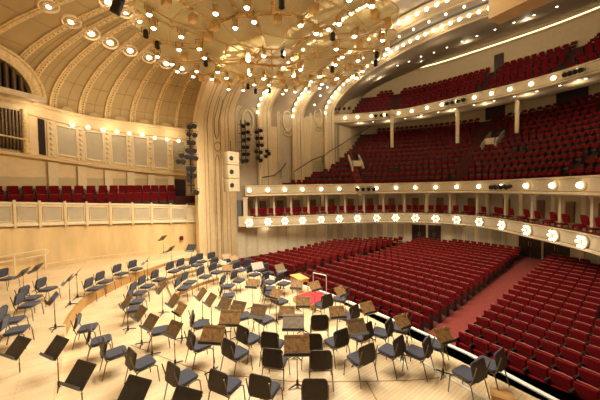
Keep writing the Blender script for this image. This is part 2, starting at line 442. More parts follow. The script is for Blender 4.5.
# box floor, back wall, dividing columns
mb = MB(); FAS.sweep(mb, [(.3, ZBOX + .1), (.3, ZBOX - .32), (2.6, ZBOX - .32), (2.6, ZBOX - .3), (2.6, ZMID - .52)], step=.4); struct(mb, 'wall_box_back', M_panel)
cols = MB(); scr = MB()
d = 1.2; ncol = 0
LIGHT_PX = [249, 267.5, 284.5, 302, 320.5, 338.7, 357, 376, 395.5, 415.5, 436, 457.7, 480.7, 504, 529, 555.5, 585]
LD = [FAS.find_px(x, ZBOX) for x in LIGHT_PX]
mids = [(a + b) / 2 for a, b in zip(LD, LD[1:])]
mids = [LD[0] - 1.0] + mids + [mids[-1] + 2.0]
for i, d in enumerate(mids):
    p = FAS.at(d); n = FAS.normal(d); a = math.atan2(n.y, n.x)
    for off, w in ((1.1, .2), (2.5, .34)):
        q = p + n * off; cols.box((q.x, q.y, (ZBOX + ZMID) / 2 - .4), (w, w * .9, 2.2), a)
        cols.box((q.x, q.y, ZMID - .72), (w + .1, w + .1, .12), a)
    q = p + n * 1.8; cols.box((q.x, q.y, ZBOX + .12), (1.3, .06, .9), a)
    if i < len(mids) - 1:
        dm = (mids[i] + mids[i + 1]) / 2; p = FAS.at(dm); n = FAS.normal(dm); a = math.atan2(n.y, n.x)
        q = p + n * 2.55; scr.box((q.x, q.y, ZBOX + .75), (.08, .62, 2.1), a)
struct(cols, 'trim_box_columns', M_cream2); struct(scr, 'trim_box_doors', M_boxdoor)

# ---- raked seating decks
def deck(curve, n0, pitch, rows, z0, rise, name, umax, zback):
    mb = MB(); prof = []
    for i in range(rows):
        a = n0 - .45 + pitch * i; z = z0 + rise * i
        prof += [(a, z), (a + pitch, z)] if i else [(.3, z), (a + pitch, z)]
    prof += [(n0 - .45 + pitch * rows, zback)]
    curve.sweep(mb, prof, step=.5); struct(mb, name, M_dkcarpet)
MROWS, MN0, MP, MZ0, MR = 14, 1.15, .86, ZMID - .55, .60
GROWS, GN0, GP, GZ0, GR = 9, 1.1, .86, ZGAL - .45, .60
deck(FAS, MN0, MP, MROWS, MZ0, MR, 'floor_balcony', 23.4, 14.3)
deck(GAL, GN0, GP, GROWS, GZ0, GR, 'floor_gallery', 27, 18.2)
# balcony rear wall / gallery underside
mb = MB(); FAS.sweep(mb, [(12.6, 12.2), (12.7, 15.6)], FAS.find_px(330, 8), None, .6, True); struct(mb, 'wall_balcony_rear', M_cream)
mb = MB(); GAL.sweep(mb, [(.12, ZGAL - .55), (2.0, ZGAL - .35), (7.5, ZGAL + 2.6), (10, ZGAL + 4.2)], step=.5, smooth=True); struct(mb, 'ceiling_under_gallery', M_cream)
GW = GN0 - .45 + GP * GROWS
mb = MB(); GAL.sweep(mb, [(GW - .02, 17.0), (GW, 20.0), (GW - .05, 20.1), (GW - .28, 20.2), (GW - .30, 20.45), (GW - .05, 20.5), (GW + .02, 21.0), (GW + .5, 21.6)], step=.5, smooth=False); struct(mb, 'wall_gallery_rear', M_cream)
mb = MB(); GAL.sweep(mb, [(GW - .31, 20.28), (GW - .36, 20.33), (GW - .31, 20.38)], step=.5); struct(mb, 'trim_gallery_cove_light', M_strip)

# ---- the vault over the house: elliptical arches springing from the side walls
UC = 11.0
def arch(a, zs, b, v, N=56, zlow=None, u_c=UC):
    pts = []
    for i in range(N + 1):
        t = PI * i / N; pts.append(P(u_c + a * math.cos(t), v, zs + b * math.sin(t)))
    if zlow is not None: pts = [P(u_c + a, v, zlow)] + pts + [P(u_c - a, v, zlow)]
    return pts
def loft(mb, list_of_arches, smooth=True): mb.grid(list_of_arches, smooth)
A0 = dict(a=12.2, zs=11.9, b=3.6); A1 = dict(a=12.2, zs=12.1, b=3.9); A2 = dict(a=12.2, zs=13.1, b=3.8)
def grow(A, d, dz=0): return dict(a=A['a'] + d, zs=A['zs'] + dz, b=A['b'] + d)
def rib(A, v, zlow, name, w=1.5, th=.55):
    mb = MB()
    pr = [(-w * .5, .30), (-w * .5, .06), (-w * .42, 0), (-w * .2, 0), (-w * .16, .08), (w * .12, .08), (w * .16, 0), (w * .3, 0), (w * .42, .12), (w * .5, .18), (w * .5, th)]
    loft(mb, [arch(**grow(A, d), v=v + o, zlow=zlow) for o, d in pr], False); struct(mb, name, M_cream)
    for o in (-w * .18, w * .14):
        t = MB(); t.tube(arch(**grow(A, .05), v=v + o, zlow=zlow), .03, 4); struct(t, 'trim_' + name.split('_', 1)[1] + '_bead', M_line)
rib(A0, 14.6, 4.0, 'wall_arch_first'); rib(A1, 18.6, 4.0, 'wall_arch_second'); rib(A2, 23.1, 4.0, 'wall_arch_third')
V = MB()
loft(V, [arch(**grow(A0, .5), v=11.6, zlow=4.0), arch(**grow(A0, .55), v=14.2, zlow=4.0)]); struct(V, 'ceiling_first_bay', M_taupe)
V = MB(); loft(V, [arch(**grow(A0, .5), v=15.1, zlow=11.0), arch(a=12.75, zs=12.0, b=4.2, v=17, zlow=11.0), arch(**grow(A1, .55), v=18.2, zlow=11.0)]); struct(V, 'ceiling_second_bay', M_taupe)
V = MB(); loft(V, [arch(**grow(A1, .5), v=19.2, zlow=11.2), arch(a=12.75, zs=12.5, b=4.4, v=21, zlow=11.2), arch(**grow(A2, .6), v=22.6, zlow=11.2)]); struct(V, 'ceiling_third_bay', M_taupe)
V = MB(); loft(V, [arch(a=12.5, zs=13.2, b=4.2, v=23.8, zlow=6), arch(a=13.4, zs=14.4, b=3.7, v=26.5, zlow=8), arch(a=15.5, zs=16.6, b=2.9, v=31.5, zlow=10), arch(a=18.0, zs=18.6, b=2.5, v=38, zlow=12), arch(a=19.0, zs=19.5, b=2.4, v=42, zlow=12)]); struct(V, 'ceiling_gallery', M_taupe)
# side wall behind the arches, balcony level up to the springing
mb = MB()
mb.grid([[P(23.75, 11.2, z), P(23.75, 15, z), P(23.7, 19, z), P(23.7, 24.5, z)] for z in (4.35, 8, 12.3, 13.6)], False); struct(mb, 'wall_house_far', M_cream)
mb = MB(); mb.grid([[P(23.8, 24.4, z), P(24.6, 28, z), P(26.6, 33, z), P(27.5, 40, z)] for z in (4, 13, 22)], False); struct(mb, 'wall_gallery_side', M_cream)
# niches with oval cartouches between the piers
def wall_frame(c_v, u, half, z0, z1, r, name, material, N=10):
    t = MB(); pts = [P(u, c_v - half, z0), P(u, c_v - half, z1)]
    for k in range(1, N): a = PI - PI * k / N; pts.append(P(u, c_v + half * math.cos(a), z1 + half * 1.1 * math.sin(a)))
    pts += [P(u, c_v + half, z1), P(u, c_v + half, z0)]
    t.tube(pts, r, 5); struct(t, name, material)
    return pts
for i, (px, cz) in enumerate(((247.5, 121), (287, 121), (318, 117))):
    c = on_u(px, cz, 23.66); cu, cvv = UV(c)
    for h, rr in ((1.15, .07), (.98, .045)):
        wall_frame(cvv, 23.66, h, 5.2, c.z + .35, rr, f'trim_niche_{i + 1}', M_cream2)
    pn = MB(); pts = [P(23.70, cvv - .85, 5.3)] + [P(23.70, cvv + .85 * math.cos(PI - PI * k / 10), c.z + .2 + .9 * math.sin(PI * k / 10)) for k in range(11)] + [P(23.70, cvv + .85, 5.3)]
    pn.add(pts, [tuple(range(len(pts)))]); struct(pn, f'trim_niche_field_{i + 1}', M_panel)
    ov = MB(); ov.tube([P(23.62, cvv + .55 * math.cos(a * PI / 12), c.z + .95 * math.sin(a * PI / 12)) for a in range(24)], .09, 6, closed=True)
    ov.tube([P(23.62, cvv + .45 * math.cos(a * PI / 12), c.z - 1.25 + .22 * math.sin(a * PI / 12)) for a in range(24)], .07, 5, closed=True)
    struct(ov, f'trim_oval_cartouche_{i + 1}', M_cream)
# ---- proscenium: a deep splayed reveal, fluted, from the stage opening to the house
def pros(t):
    e = t
    return dict(a=10.2 + 2.5 * e, zs=9.15 + 2.3 * e, b=4.5 - .9 * e), 7.4 + 4.3 * e
prof = []
flutes = [(0, .0), (.02, -.06), (.17, -.06), (.18, .05), (.25, .05), (.26, -.03), (.385, -.03), (.395, .06), (.575, .06), (.585, -.03), (.70, -.03), (.71, .05), (.80, .05), (.81, -.05), (1, -.05), (1, .6)]
mb = MB(); arcs = []
for t, o in flutes:
    A, v = pros(t); arcs.append(arch(**grow(A, o), v=v + o * .3, zlow=-1.5))
arcs = [a[:47] for a in arcs]
loft(mb, arcs, False); struct(mb, 'wall_proscenium', M_pillar)
for k, t in enumerate((.175, .255, .39, .58, .705, .805)):
    A, v = pros(t); tb = MB(); tb.tube(arch(**grow(A, -.02), v=v, zlow=-1.5)[:47], .016, 4); struct(tb, f'trim_proscenium_bead_{k + 1}', M_line)
# rounded panel ends on the reveal
A, v = pros(.485)
def pros_pt(t, z):
    A, v = pros(t); s = max(0, min(1, (z - A['zs']) / A['b'])) if z > A['zs'] else 0
    return P(UC + (A['a'] - .0) * math.sqrt(max(0, 1 - s * s)), v, z)
tb = MB(); pts = [pros_pt(.43, z) for z in (15, 12, 10.5, 9.6)] + [pros_pt(.43 + .11 * k / 8, 9.5 - .45 * math.sin(PI * k / 8)) for k in range(9)] + [pros_pt(.54, z) for z in (9.6, 10.5, 12)]
tb.tube(pts[1:], .028, 5)
pts = [pros_pt(.43, -1), pros_pt(.43, 7.2)] + [pros_pt(.43 + .11 * k / 8, 7.3 + .45 * math.sin(PI * k / 8)) for k in range(9)] + [pros_pt(.54, 7.2), pros_pt(.54, -1)]
tb.tube(pts, .028, 5)
c = pros_pt(.485, 8.4); tb.tube([c + AV * (.28 * math.cos(a * PI / 10)) + Vector((0, 0, .36 * math.sin(a * PI / 10))) - AU * .1 for a in range(20)], .035, 5, closed=True)
struct(tb, 'trim_proscenium_panels', M_line)

# ---- the stage shell
SHELL = Curve([(24.6, 9.0), (25.7, 6), (26, 3), (25.7, 0), (24.9, -2.6), (23.5, -5), (21, -7.6), (17, -9.5), (11, -10), (5, -9.5)], centre=(11, 2))
T_corn = [(-200, 60), (-60, 84), (0, 97), (30, 103.5), (52, 110), (80, 117), (108, 121.5), (150, 126.5), (190, 131.5), (230, 136)]
T_ledge = [(-200, 135), (-60, 146), (0, 152.5), (55, 160.5), (100, 167), (150, 172.5), (190, 176), (230, 179)]
DTOP = SHELL.find_px(-40, 10)
def zc_(p): return solve_z(p, T_corn)
def zl_(p): return solve_z(p, T_ledge)
def hold(fn, lim_d):
    zlim = fn(SHELL.at(lim_d)); cache = {}
    def g(p):
        x = proj((p.x, p.y, 8))[0]
        return fn(p) if (x > -60) else zlim
    return g
zc = hold(zc_, SHELL.find_px(-58, 10)); zl = hold(zl_, SHELL.find_px(-58, 7))
mb = MB(); rows = []
for i in range(61):
    d = SHELL.len * i / 60; p = SHELL.at(d); n = SHELL.normal(d); a = zc(p); b = zl(p)
    rows.append([p + n * o + Vector((0, 0, z)) for o, z in ((0.12, 3.2), (.12, b - .1), (-.22, b - .05), (-.25, b + .12), (0, b + .2), (0, a - .75), (-.1, a - .7), (-.16, a - .1), (-.35, a - .02), (-.35, a + .12), (-.05, a + .18), (.3, a + .18))])
mb.grid(rows, False); struct(mb, 'wall_stage_shell', M_pillar)
# half dome
KU, KV, KZ = 11.0, 10.2, 16.6
K = P(KU, KV, KZ)
def dome_pt(d, th, inset=0.0):
    p = SHELL.at(d); a = zc(p) + .15; e = 1 - math.cos(th)
    q = Vector((p.x + (K.x - p.x) * e, p.y + (K.y - p.y) * e, a + (KZ - a) * math.sin(th)))
    if inset:
        dirv = Vector((K.x - p.x, K.y - p.y, 0)).normalized()
        q += dirv * inset * math.cos(th) + Vector((0, 0, -inset * math.sin(th)))
    return q
mb = MB(); rows = [[dome_pt(SHELL.len * i / 70, PI / 2 * k / 26) for k in range(27)] for i in range(71)]
mb.grid(rows, True); struct(mb, 'ceiling_stage_dome', M_dome)
DB = BVHTree.FromPolygons([tuple(v) for v in mb.v], mb.f)
rib_px = [5, 29, 53, 81, 107, 132, 156, 177, 195]
RIBD = [SHELL.find_px(x, 10) for x in rib_px]
def dome_rib(d):
    mb = MB(); rows = []
    for k in range(25):
        th = PI / 2 * k / 25; c = dome_pt(d, th); n0 = dome_pt(d, th, .16) - c; w = .23 * (1 - .5 * k / 25)
        t = (dome_pt(d, th + .02) - c).normalized(); s = t.cross(n0).normalized()
        rows.append([c - s * w, c - s * w + n0 * .6, c - s * w * .55 + n0 * .7, c - s * w * .5 + n0, c + s * w * .5 + n0, c + s * w * .55 + n0 * .7, c + s * w + n0 * .6, c + s * w])
    mb.grid(rows, False); return mb
for i, d in enumerate(RIBD): struct(dome_rib(d), f'trim_dome_rib_{i + 1}', M_rib)
sp = RIBD[0] - RIBD[1]
for j in range(1, 6): struct(dome_rib(min(SHELL.len, RIBD[0] + j * 1.9)), f'trim_dome_rib_{j + 10}', M_rib)
# beads on the ribs
for i, d in enumerate(RIBD):
    mb = MB()
    for k in range(48):
        th = PI / 2 * (k + .5) / 60; mb.ball(dome_pt(d, th, .17), .055 * (1 - .4 * k / 60), 5, 3)
    struct(mb, f'trim_dome_rib_beads_{i + 1}', M_line)
# panel seams of the dome
mb = MB()
for th in (.14, .30, .47, .65, .84):
    mb.tube([dome_pt(SHELL.len * i / 60, th, .012) for i in range(61)], .016, 4)
dd = sorted(RIBD)
for a, b in zip(dd, dd[1:]):
    mb.tube([dome_pt((a + b) / 2, .02 + 1.2 * k / 16, .012) for k in range(17)], .014, 4)
struct(mb, 'trim_dome_seams', M_line)
# scalloped crest over the cornice
for i, (a, b) in enumerate(zip(dd, dd[1:])):
    mb = MB(); rows = []
    for k in range(13):
        s = k / 12; d = a + .4 + (b - a - .8) * s; p = SHELL.at(d); n = SHELL.normal(d); h = .10 + .26 * math.sin(PI * s) + .07 * math.cos(10 * PI * s)
        z = zc(p); rows.append([p - n * .28 + Vector((0, 0, z + .1)), p - n * .30 + Vector((0, 0, z + .1 + h)), p - n * .12 + Vector((0, 0, z + .1 + h)), p - n * .05 + Vector((0, 0, z + .1))])
    mb.grid(rows, False); struct(mb, f'trim_cornice_crest_{i + 1}', M_dome)
# cornice beads, frieze swags, framed panels
PAN = [(56.5, 77.5), (85, 103.5), (111, 127.5), (133, 147.5), (153, 168), (173, 186)]
for i, (xa, xb) in enumerate(PAN):
    a = SHELL.find_px(xa, 8); b = SHELL.find_px(xb, 8); lo, hi = min(a, b), max(a, b)
    fld = MB(); rows = []; frm = MB()
    def q(d, f, o=-.03):
        p = SHELL.at(d); n = SHELL.normal(d); z0 = zl(p) + .42; z1 = zc(p) - .95; return p + n * o + Vector((0, 0, z0 + (z1 - z0) * f))
    fld.grid([[q(lo + (hi - lo) * k / 6, f) for f in (0, 1)] for k in range(7)], False); struct(fld, f'trim_shell_panel_{i + 1}', M_panel)
    loop = [q(lo + (hi - lo) * k / 6, 0, -.05) for k in range(7)] + [q(hi, .5, -.05)] + [q(hi - (hi - lo) * k / 6, 1, -.05) for k in range(7)] + [q(lo, .5, -.05)]
    frm.tube(loop, .075, 5, closed=True)
    struct(frm, f'trim_shell_panel_frame_{i + 1}', M_cream2)
px_pil = [51, 81, 107, 130, 150.5, 170.5, 189]
for i, x in enumerate(px_pil):
    d = SHELL.find_px(x, 8); p = SHELL.at(d); n = SHELL.normal(d); an = math.atan2(n.y, n.x); mb = MB(); z0, z1 = zl(p) + .2, zc(p) - .75
    mb.box((p.x - n.x * .05, p.y - n.y * .05, (z0 + z1) / 2), (.14, .42, z1 - z0), an); mb.box((p.x - n.x * .0, p.y - n.y * .0, (3.2 + z0) / 2 - .2), (.26, .5, z0 - 3.5), an)
    for k in range(7): mb.ball(p - n * .13 + Vector((0, 0, z0 + (z1 - z0) * (k + .5) / 7)), .11, 6, 4)
    struct(mb, f'trim_shell_pilaster_{i + 1}', M_cream)
mb = MB(); SHELL.sweep(mb, [(.10, 3.9), (.085, 3.92), (.085, 5.95), (.10, 5.97)], SHELL.find_px(189, 6), SHELL.find_px(-30, 6), .4); struct(mb, 'trim_shell_wall_field', M_tan)
# dark doorway on the terrace, dark slot beside the organ
def shell_patch(xa, xb, fa, fb, name, material, o=-.03):
    a = SHELL.find_px(xa, 7); b = SHELL.find_px(xb, 7); mb = MB(); rows = []
    for k in range(5):
        d = a + (b - a) * k / 4; p = SHELL.at(d); n = SHELL.normal(d); rows.append([p + n * (o + .2) + Vector((0, 0, fa(p))), p + n * o + Vector((0, 0, fa(p))), p + n * o + Vector((0, 0, fb(p))), p + n * (o + .2) + Vector((0, 0, fb(p)))])
    mb.grid(rows, False); return struct(mb, name, material)
shell_patch(170.5, 185, lambda p: 3.8, lambda p: zl(p) - .35, 'door_5', M_doorwood, .06)
shell_patch(39.5, 46.5, lambda p: zl(p) + .25, lambda p: zc(p) - .8, 'dark_slot_1', M_dark)  # flat dark strip laid on the shell for a slot, not a window
# organ case at the back of the stage: dark recess, pipes, arch over it
oa = SHELL.find_px(-40, 8); ob = SHELL.find_px(25, 8)
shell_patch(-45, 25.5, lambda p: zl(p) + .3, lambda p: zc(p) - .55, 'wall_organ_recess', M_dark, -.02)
organ = thing('organ', 'dark organ pipes in a gilded case under the arch behind the terrace', 'organ', SHELL.at(ob))
inv = Matrix.Translation(-SHELL.at(ob))
def toloc(pts): return [inv @ Vector(p) for p in pts]
N = 17
for k in range(N):
    d = ob + (oa - ob) * (k + .5) / N; p = SHELL.at(d) - SHELL.normal(d) * .14; mb = MB(); z0, z1 = zl(p) + .3, zc(p) - .62
    mb.tube(toloc([p + Vector((0, 0, z0)), p + Vector((0, 0, z0 + .35)), p + Vector((0, 0, z1))]), [.05, .105, .105], 8); mb.obj('organ_pipe', M_organ, organ)
mb = MB(); p = SHELL.at(ob); n = SHELL.normal(ob); q = p - n * .12
mb.tube(toloc([q + Vector((0, 0, zl(p) + .15)), q + Vector((0, 0, zc(p) - .5))]), .2, 6); mb.obj('case_post', M_rib, organ)
mb = MB(); mb.tube(toloc([SHELL.at(ob + (oa - ob) * k / 12) - SHELL.normal(ob + (oa - ob) * k / 12) * .3 + Vector((0, 0, zl(SHELL.at(ob + (oa - ob) * k / 12)) + 1.0)) for k in range(13)]), .06, 5); mb.obj('pipe_band', M_rib, organ)
# arch over the organ (a short barrel whose mouth stands forward of the dome)
dm = SHELL.find_px(-27, 10); pc = SHELL.at(dm); nn = SHELL.normal(dm); tt = Vector((-nn.y, nn.x, 0)); zc0 = zc(pc) - .1
mo = pc - nn * 2.1
R1 = 2.3
def ringpt(r, a, o): return mo + nn * o + tt * (r * math.cos(a)) + Vector((0, 0, zc0 + r * math.sin(a)))
mb = MB(); prof = [(R1 - .55, .5), (R1 - .55, .1), (R1 - .35, 0), (R1 - .30, .1), (R1 - .05, .05), (R1, -.04), (R1 + .12, -.04), (R1 + .14, 2.2)]
mb.grid([[ringpt(r, PI * k / 28, o) for r, o in prof] for k in range(29)], False); struct(mb, 'wall_organ_arch', M_rib)
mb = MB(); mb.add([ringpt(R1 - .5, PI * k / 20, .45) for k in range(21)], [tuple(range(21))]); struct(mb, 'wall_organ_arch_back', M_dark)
up = thing('organ_pipe_rank', 'upper row of dark organ pipes inside the gilded arch', 'organ pipes', ringpt(0, 0, .3))
inv2 = Matrix.Translation(-ringpt(0, 0, .3))
for k in range(9):
    x = -1.32 + .33 * k; h = math.sqrt(max(.1, (R1 - .62) ** 2 - x * x)); mb = MB()
    base = ringpt(0, 0, .25) + tt * x; mb.tube([inv2 @ base, inv2 @ (base + Vector((0, 0, h)))], .13, 8); mb.obj('pipe', M_organ, up)
mb = MB(); mb.box((0, 0, 0), (.3, 2 * R1 + .2, .3), 0, Matrix.Translation(ringpt(0, 0, .1)) @ Matrix.Rotation(math.atan2(nn.y, nn.x), 4, 'Z')); struct(mb, 'trim_organ_transom', M_cream)

# ---- terrace: lower stage wall, panelled front, stepped floor
TER = Curve([(22.6, 8.2), (22.9, 6.2), (23.2, 3.6), (23.55, 1.2), (23.3, -1.2), (22.5, -3.4), (20.5, -6), (17, -7.8), (11, -8.4), (5, -8)], centre=(11, 2))
T_top = [(-60, 200), (0, 201.5), (80, 203), (150, 204), (195, 205.5)]
T_bot = [(-60, 231), (0, 226.8), (75, 224.5), (150, 222.8), (195, 222)]
zlimt = solve_z(TER.at(TER.find_px(-20, 4)), T_top); zlimb = solve_z(TER.at(TER.find_px(-20, 4)), T_bot)
def zt_(p): return solve_z(p, T_top) if proj((p.x, p.y, 4))[0] > -20 else zlimt
def zb_(p): return solve_z(p, T_bot) if proj((p.x, p.y, 4))[0] > -20 else zlimb
mb = MB(); rows = []
for i in range(61):
    d = TER.len * i / 60; p = TER.at(d); n = TER.normal(d); a, b = zt_(p), zb_(p)
    rows.append([p + n * o + Vector((0, 0, z)) for o, z in ((.3, b), (.3, a), (-.02, a), (-.06, a - .05), (-.06, a - .12), (0, a - .15), (0, b + .15), (-.06, b + .1), (-.06, b), (.3, b))])
mb.grid(rows, False); struct(mb, 'wall_terrace_front', M_cream2)
mb = MB(); rows = []
for i in range(61):
    d = TER.len * i / 60; p = TER.at(d); n = TER.normal(d); b = zb_(p)
    rows.append([p + n * o + Vector((0, 0, z)) for o, z in ((.12, 0.0), (.12, b - .12), (.25, b - .1), (.25, b))])
mb.grid(rows, False); struct(mb, 'wall_stage_back', M_stagewall)
TP = [-14, 14.5, 40, 65.5, 87, 110.5, 132.5, 152, 170.5, 187]
for i, x in enumerate(TP):
    d = TER.find_px(x, 3.5); p = TER.at(d); n = TER.normal(d); an = math.atan2(n.y, n.x); a, b = zt_(p), zb_(p); mb = MB()
    mb.box((p.x - n.x * .04, p.y - n.y * .04, (a + b) / 2), (.1, .12, a - b + .2), an); struct(mb, f'trim_terrace_post_{i + 1}', M_cream)
for i, (xa, xb) in enumerate(zip(TP, TP[1:])):
    a = TER.find_px(xa, 3.5); b = TER.find_px(xb, 3.5); w = (b - a); a += w * .12; b -= w * .12
    def q(d, f, o=-.02):
        p = TER.at(d); n = TER.normal(d); z0 = zb_(p) + .28; z1 = zt_(p) - .27; return p + n * o + Vector((0, 0, z0 + (z1 - z0) * f))
    fr = MB(); fr.tube([q(a + (b - a) * k / 4, 0) for k in range(5)] + [q(b - (b - a) * k / 4, 1) for k in range(5)], .04, 5, closed=True); struct(fr, f'trim_terrace_panel_frame_{i + 1}', M_cream)
    fd = MB(); fd.grid([[q(a + (b - a) * k / 4, f, -.006) for f in (0, 1)] for k in range(5)], False); struct(fd, f'trim_terrace_panel_{i + 1}', M_panel)
mb = MB(); TER.sweep(mb, [(.3, 3.95), (1.25, 3.95), (1.25, 4.5), (3.4, 4.5)], step=.5); struct(mb, 'floor_terrace', M_dkcarpet)
# stage-side face of the proscenium above the terrace
mb = MB(); A, v = pros(0)
loft(mb, [arch(**A, v=v - .02, zlow=0.0)[:47], arch(a=10.75, zs=9.3, b=4.95, v=v - .02, zlow=0.0)[:47]]); struct(mb, 'wall_proscenium_stage_face', M_pillar)

# near side of the room, out of frame but closing it
mb = MB(); mb.grid([[P(-5.5, v, z) for z in (-1.5, 6, 14)] for v in (-9, 0, 8, 16, 26)], False); struct(mb, 'wall_near', M_cream)
mb = MB(); mb.grid([[P(u, -10.2, z) for z in (-.5, 6, 14)] for u in (-3, 6, 14, 24)], False); struct(mb, 'wall_stage_rear', M_pillar)
# lighting bridge below the vault, at the top of the frame
a = W(488.5, 19, 12.5); b = W(488.5, -12, 12.5); c = W(560, -11, 10.5); 
mb = MB(); dirb = (c - a); dirb.z = 0; dirb.normalize(); nb = Vector((dirb.y, -dirb.x, 0))
L = 3.2
mb.hexa([a, a + dirb * L, a + dirb * L + nb * -.9, a + nb * -.9, a + Vector((0, 0, 1.1)), a + dirb * L + Vector((0, 0, 1.1)), a + dirb * L - nb * .9 + Vector((0, 0, 1.1)), a - nb * .9 + Vector((0, 0, 1.1))])
mb.obj('lighting_bridge', M_pillar, label='plain cream lighting bridge hanging below the vault at the top edge', category='bridge')

# ================================================================== THINGS
def yaw(d): return math.atan2(d.y, d.x) - PI / 2      # local +Y to the direction d
def T(x, y, z): return Matrix.Translation((x, y, z))
def RX(a): return Matrix.Rotation(math.radians(a), 4, 'X')

# ---- house seats
def theatre_seat(name, velvet):
    t = thing(name, 'dark red theatre seat', 'seat')
    mb = MB(); mb.slab(.51, .62, .07, .045, T(0, -.05, .565) @ RX(80), .02, .015); mb.obj('backrest', velvet, t)
    mb = MB(); mb.slab(.49, .36, .07, .05, T(0, .05, .33) @ RX(81), .02); mb.obj('seat', velvet, t)
    mb = MB(); mb.tube([(-.23, -.115, .866), (0, -.125, .872), (.23, -.115, .866)], .014, 5); mb.obj('cap_rail', M_capwood, t)
    for s in (-1, 1):
        mb = MB(); mb.box((s * .2555, .02, .30), (.022, .26, .60)); mb.box((s * .2555, .04, .615), (.026, .32, .035)); mb.obj('armrest', M_armwood, t)
    mb = MB(); mb.box((0, -.02, .12), (.40, .18, .24)); mb.obj('pedestal', M_armwood, t)
    return t
class Multi:
    """one mesh with several materials, for the seats too small to tell apart"""
    def __init__(s): s.v = []; s.f = []; s.m = []
    def box(s, M, c, size, k, tilt=0):
        x, y, z = (d / 2 for d in size); R = M @ T(*c) @ RX(tilt); b = len(s.v)
        for p in ((-x, -y, -z), (x, -y, -z), (x, y, -z), (-x, y, -z), (-x * .9, -y, z), (x * .9, -y, z), (x * .9, y, z), (-x * .9, y, z)): s.v.append(tuple(R @ Vector(p)))
        for f in ((4, 5, 6, 7), (0, 1, 5, 4), (1, 2, 6, 5), (2, 3, 7, 6), (3, 0, 4, 7)): s.f.append(tuple(b + i for i in f)); s.m.append(k)
    def seat(s, loc, rz, c=0):
        M = Matrix.Translation(loc) @ Matrix.Rotation(rz, 4, 'Z')
        hb = .36 if c else .29
        s.box(M, (0, -.06, .87 - hb / 2), (.45, .07, hb), c, 12); s.box(M, (0, .03, .38), (.44, .07, .16), c if c else 2, 15)
        s.box(M, (0, -.12, .872), (.46, .03, .018), 1); s.box(M, (.265, .05, .32), (.03, .32, .64), 2); s.box(M, (0, -.02, .12), (.4, .18, .24), 2)
SEATS = []      # (loc, rz, label)
BLOCKS = (('right', lambda v: 4.42 + .02 * (v - 11), -1, 24, 'the near aisle'), ('middle', lambda v: 6.42 + .045 * (v - 11), 1, 30, 'the near aisle'), ('left', lambda v: 16.4, 1, 9, 'the far aisle'))
def inside_rear(p, gap):
    d = min(range(len(REAR.pts)), key=lambda i: (REAR.pts[i] - p).length_squared); return (p - REAR.pts[d]).dot(REAR.nrm[d]) < -gap
for i in range(20):
    for bname, u0, sgn, cnt, aname in BLOCKS:
        for k in range(cnt):
            v0 = 11.6 + .86 * i; u = u0(v0) + sgn * (.0 + .54 * k)
            if bname == 'middle' and u > 14.85: break
            v = v0 - (u - 10.8) ** 2 / 100
            p = P(u, v); 
            if not inside_rear(p, .75): continue
            p.z = floor_z(p); dv = (-AV + AU * (-(u - 10.8) / 50)).normalized()
            SEATS.append((p, yaw(dv), f'dark red theatre seat, {nth(k + 1)} from {aname}, {nth(i + 1)} row, {bname} block', True))
# balcony and gallery rows follow the fronts
COLS = [W(392, 140, 31.5), W(457.5, 135, 28.5), W(517, 124, 26)]
def off_line(curve, d, q):
    a = curve.at(d); n = curve.normal(d); w = q - a; return abs(w.x * -n.y + w.y * n.x) if w.dot(n) > 0 else 9
def tier_rows(curve, rows, n0, pitch, z0, rise, aisles, voms, front, umax, where):
    for i in range(rows):
        n = n0 + pitch * i; acc = 0; last = None; d = 0; ds = .04; seat_at = .3; k = 0
        while d < curve.len:
            q = curve.at(d) + curve.normal(d) * n
            if last is not None: acc += (q - last).length
            last = q; d += ds
            if acc < seat_at: continue
            seat_at = acc + .56
            if any(off_line(curve, a, q) < .52 for a in aisles): continue
            if any(off_line(curve, c, q) < w and r0_ <= i <= r1_ for c, w, r0_, r1_ in voms): continue
            u, v = UV(q)
            if u > umax + max(0, v - 24) * .15 or u < -2.2: continue
            if any((q.x - c.x) ** 2 + (q.y - c.y) ** 2 < .24 for c in COLS): continue
            x, y = proj((q.x, q.y, z0 + rise * i + .6))
            if x < 230 or x > 612: continue
            k += 1
            SEATS.append((Vector((q.x, q.y, z0 + rise * i)), yaw(-curve.normal(d)), f'dark red theatre seat, {nth(k) if k < 99 else "last"} in the {nth(i + 1)} row of the {where}', False))
MA = [FAS.find_px(x, ZMID) for x in (365, 450, 528)]
MV = [(FAS.find_px(368, ZMID), 1.0, 4, 6), (FAS.find_px(457, ZMID), 1.0, 7, 9)]
tier_rows(FAS, MROWS, MN0 + .1, MP, MZ0, MR, MA, MV, True, 22.95, 'balcony')
GA = [GAL.find_px(x, ZGAL) for x in (392, 468, 545)]
tier_rows(GAL, GROWS, GN0 + .1, GP, GZ0, GR, GA, [], True, 23.2, 'gallery')
def px_size(p):
    a = proj((p.x, p.y, p.z + .2)); b = proj((p.x, p.y, p.z + .87))
    if not (-6 < b[0] < 606 and -20 < b[1] < 410): return 0
    return a[1] - b[1]
SEATS.sort(key=lambda s: -px_size(s[0]))
seat = Proto(theatre_seat('theatre_seat', M_velvet2)); rest = Multi(); n = 0
for p, rz, lab, main in SEATS:
    if px_size(p) <= 0: continue
    if n < 300 and main: seat.place(p, rz, lab, 'red seats on the main floor'); n += 1
    else: rest.seat(p, rz, 3 if main else 0)
me = bpy.data.meshes.new('theatre_seating'); me.from_pydata(rest.v, [], rest.f); me.materials.append(M_velvet); me.materials.append(M_capwood); me.materials.append(M_armwood); me.materials.append(M_velvet2)
me.polygons.foreach_set('material_index', rest.m); me.update()
o = bpy.data.objects.new('theatre_seating', me); COL.objects.link(o); o['kind'] = 'stuff'; o['label'] = 'distant dark red theatre seating on the far main floor, balcony and gallery'; o['category'] = 'seating'
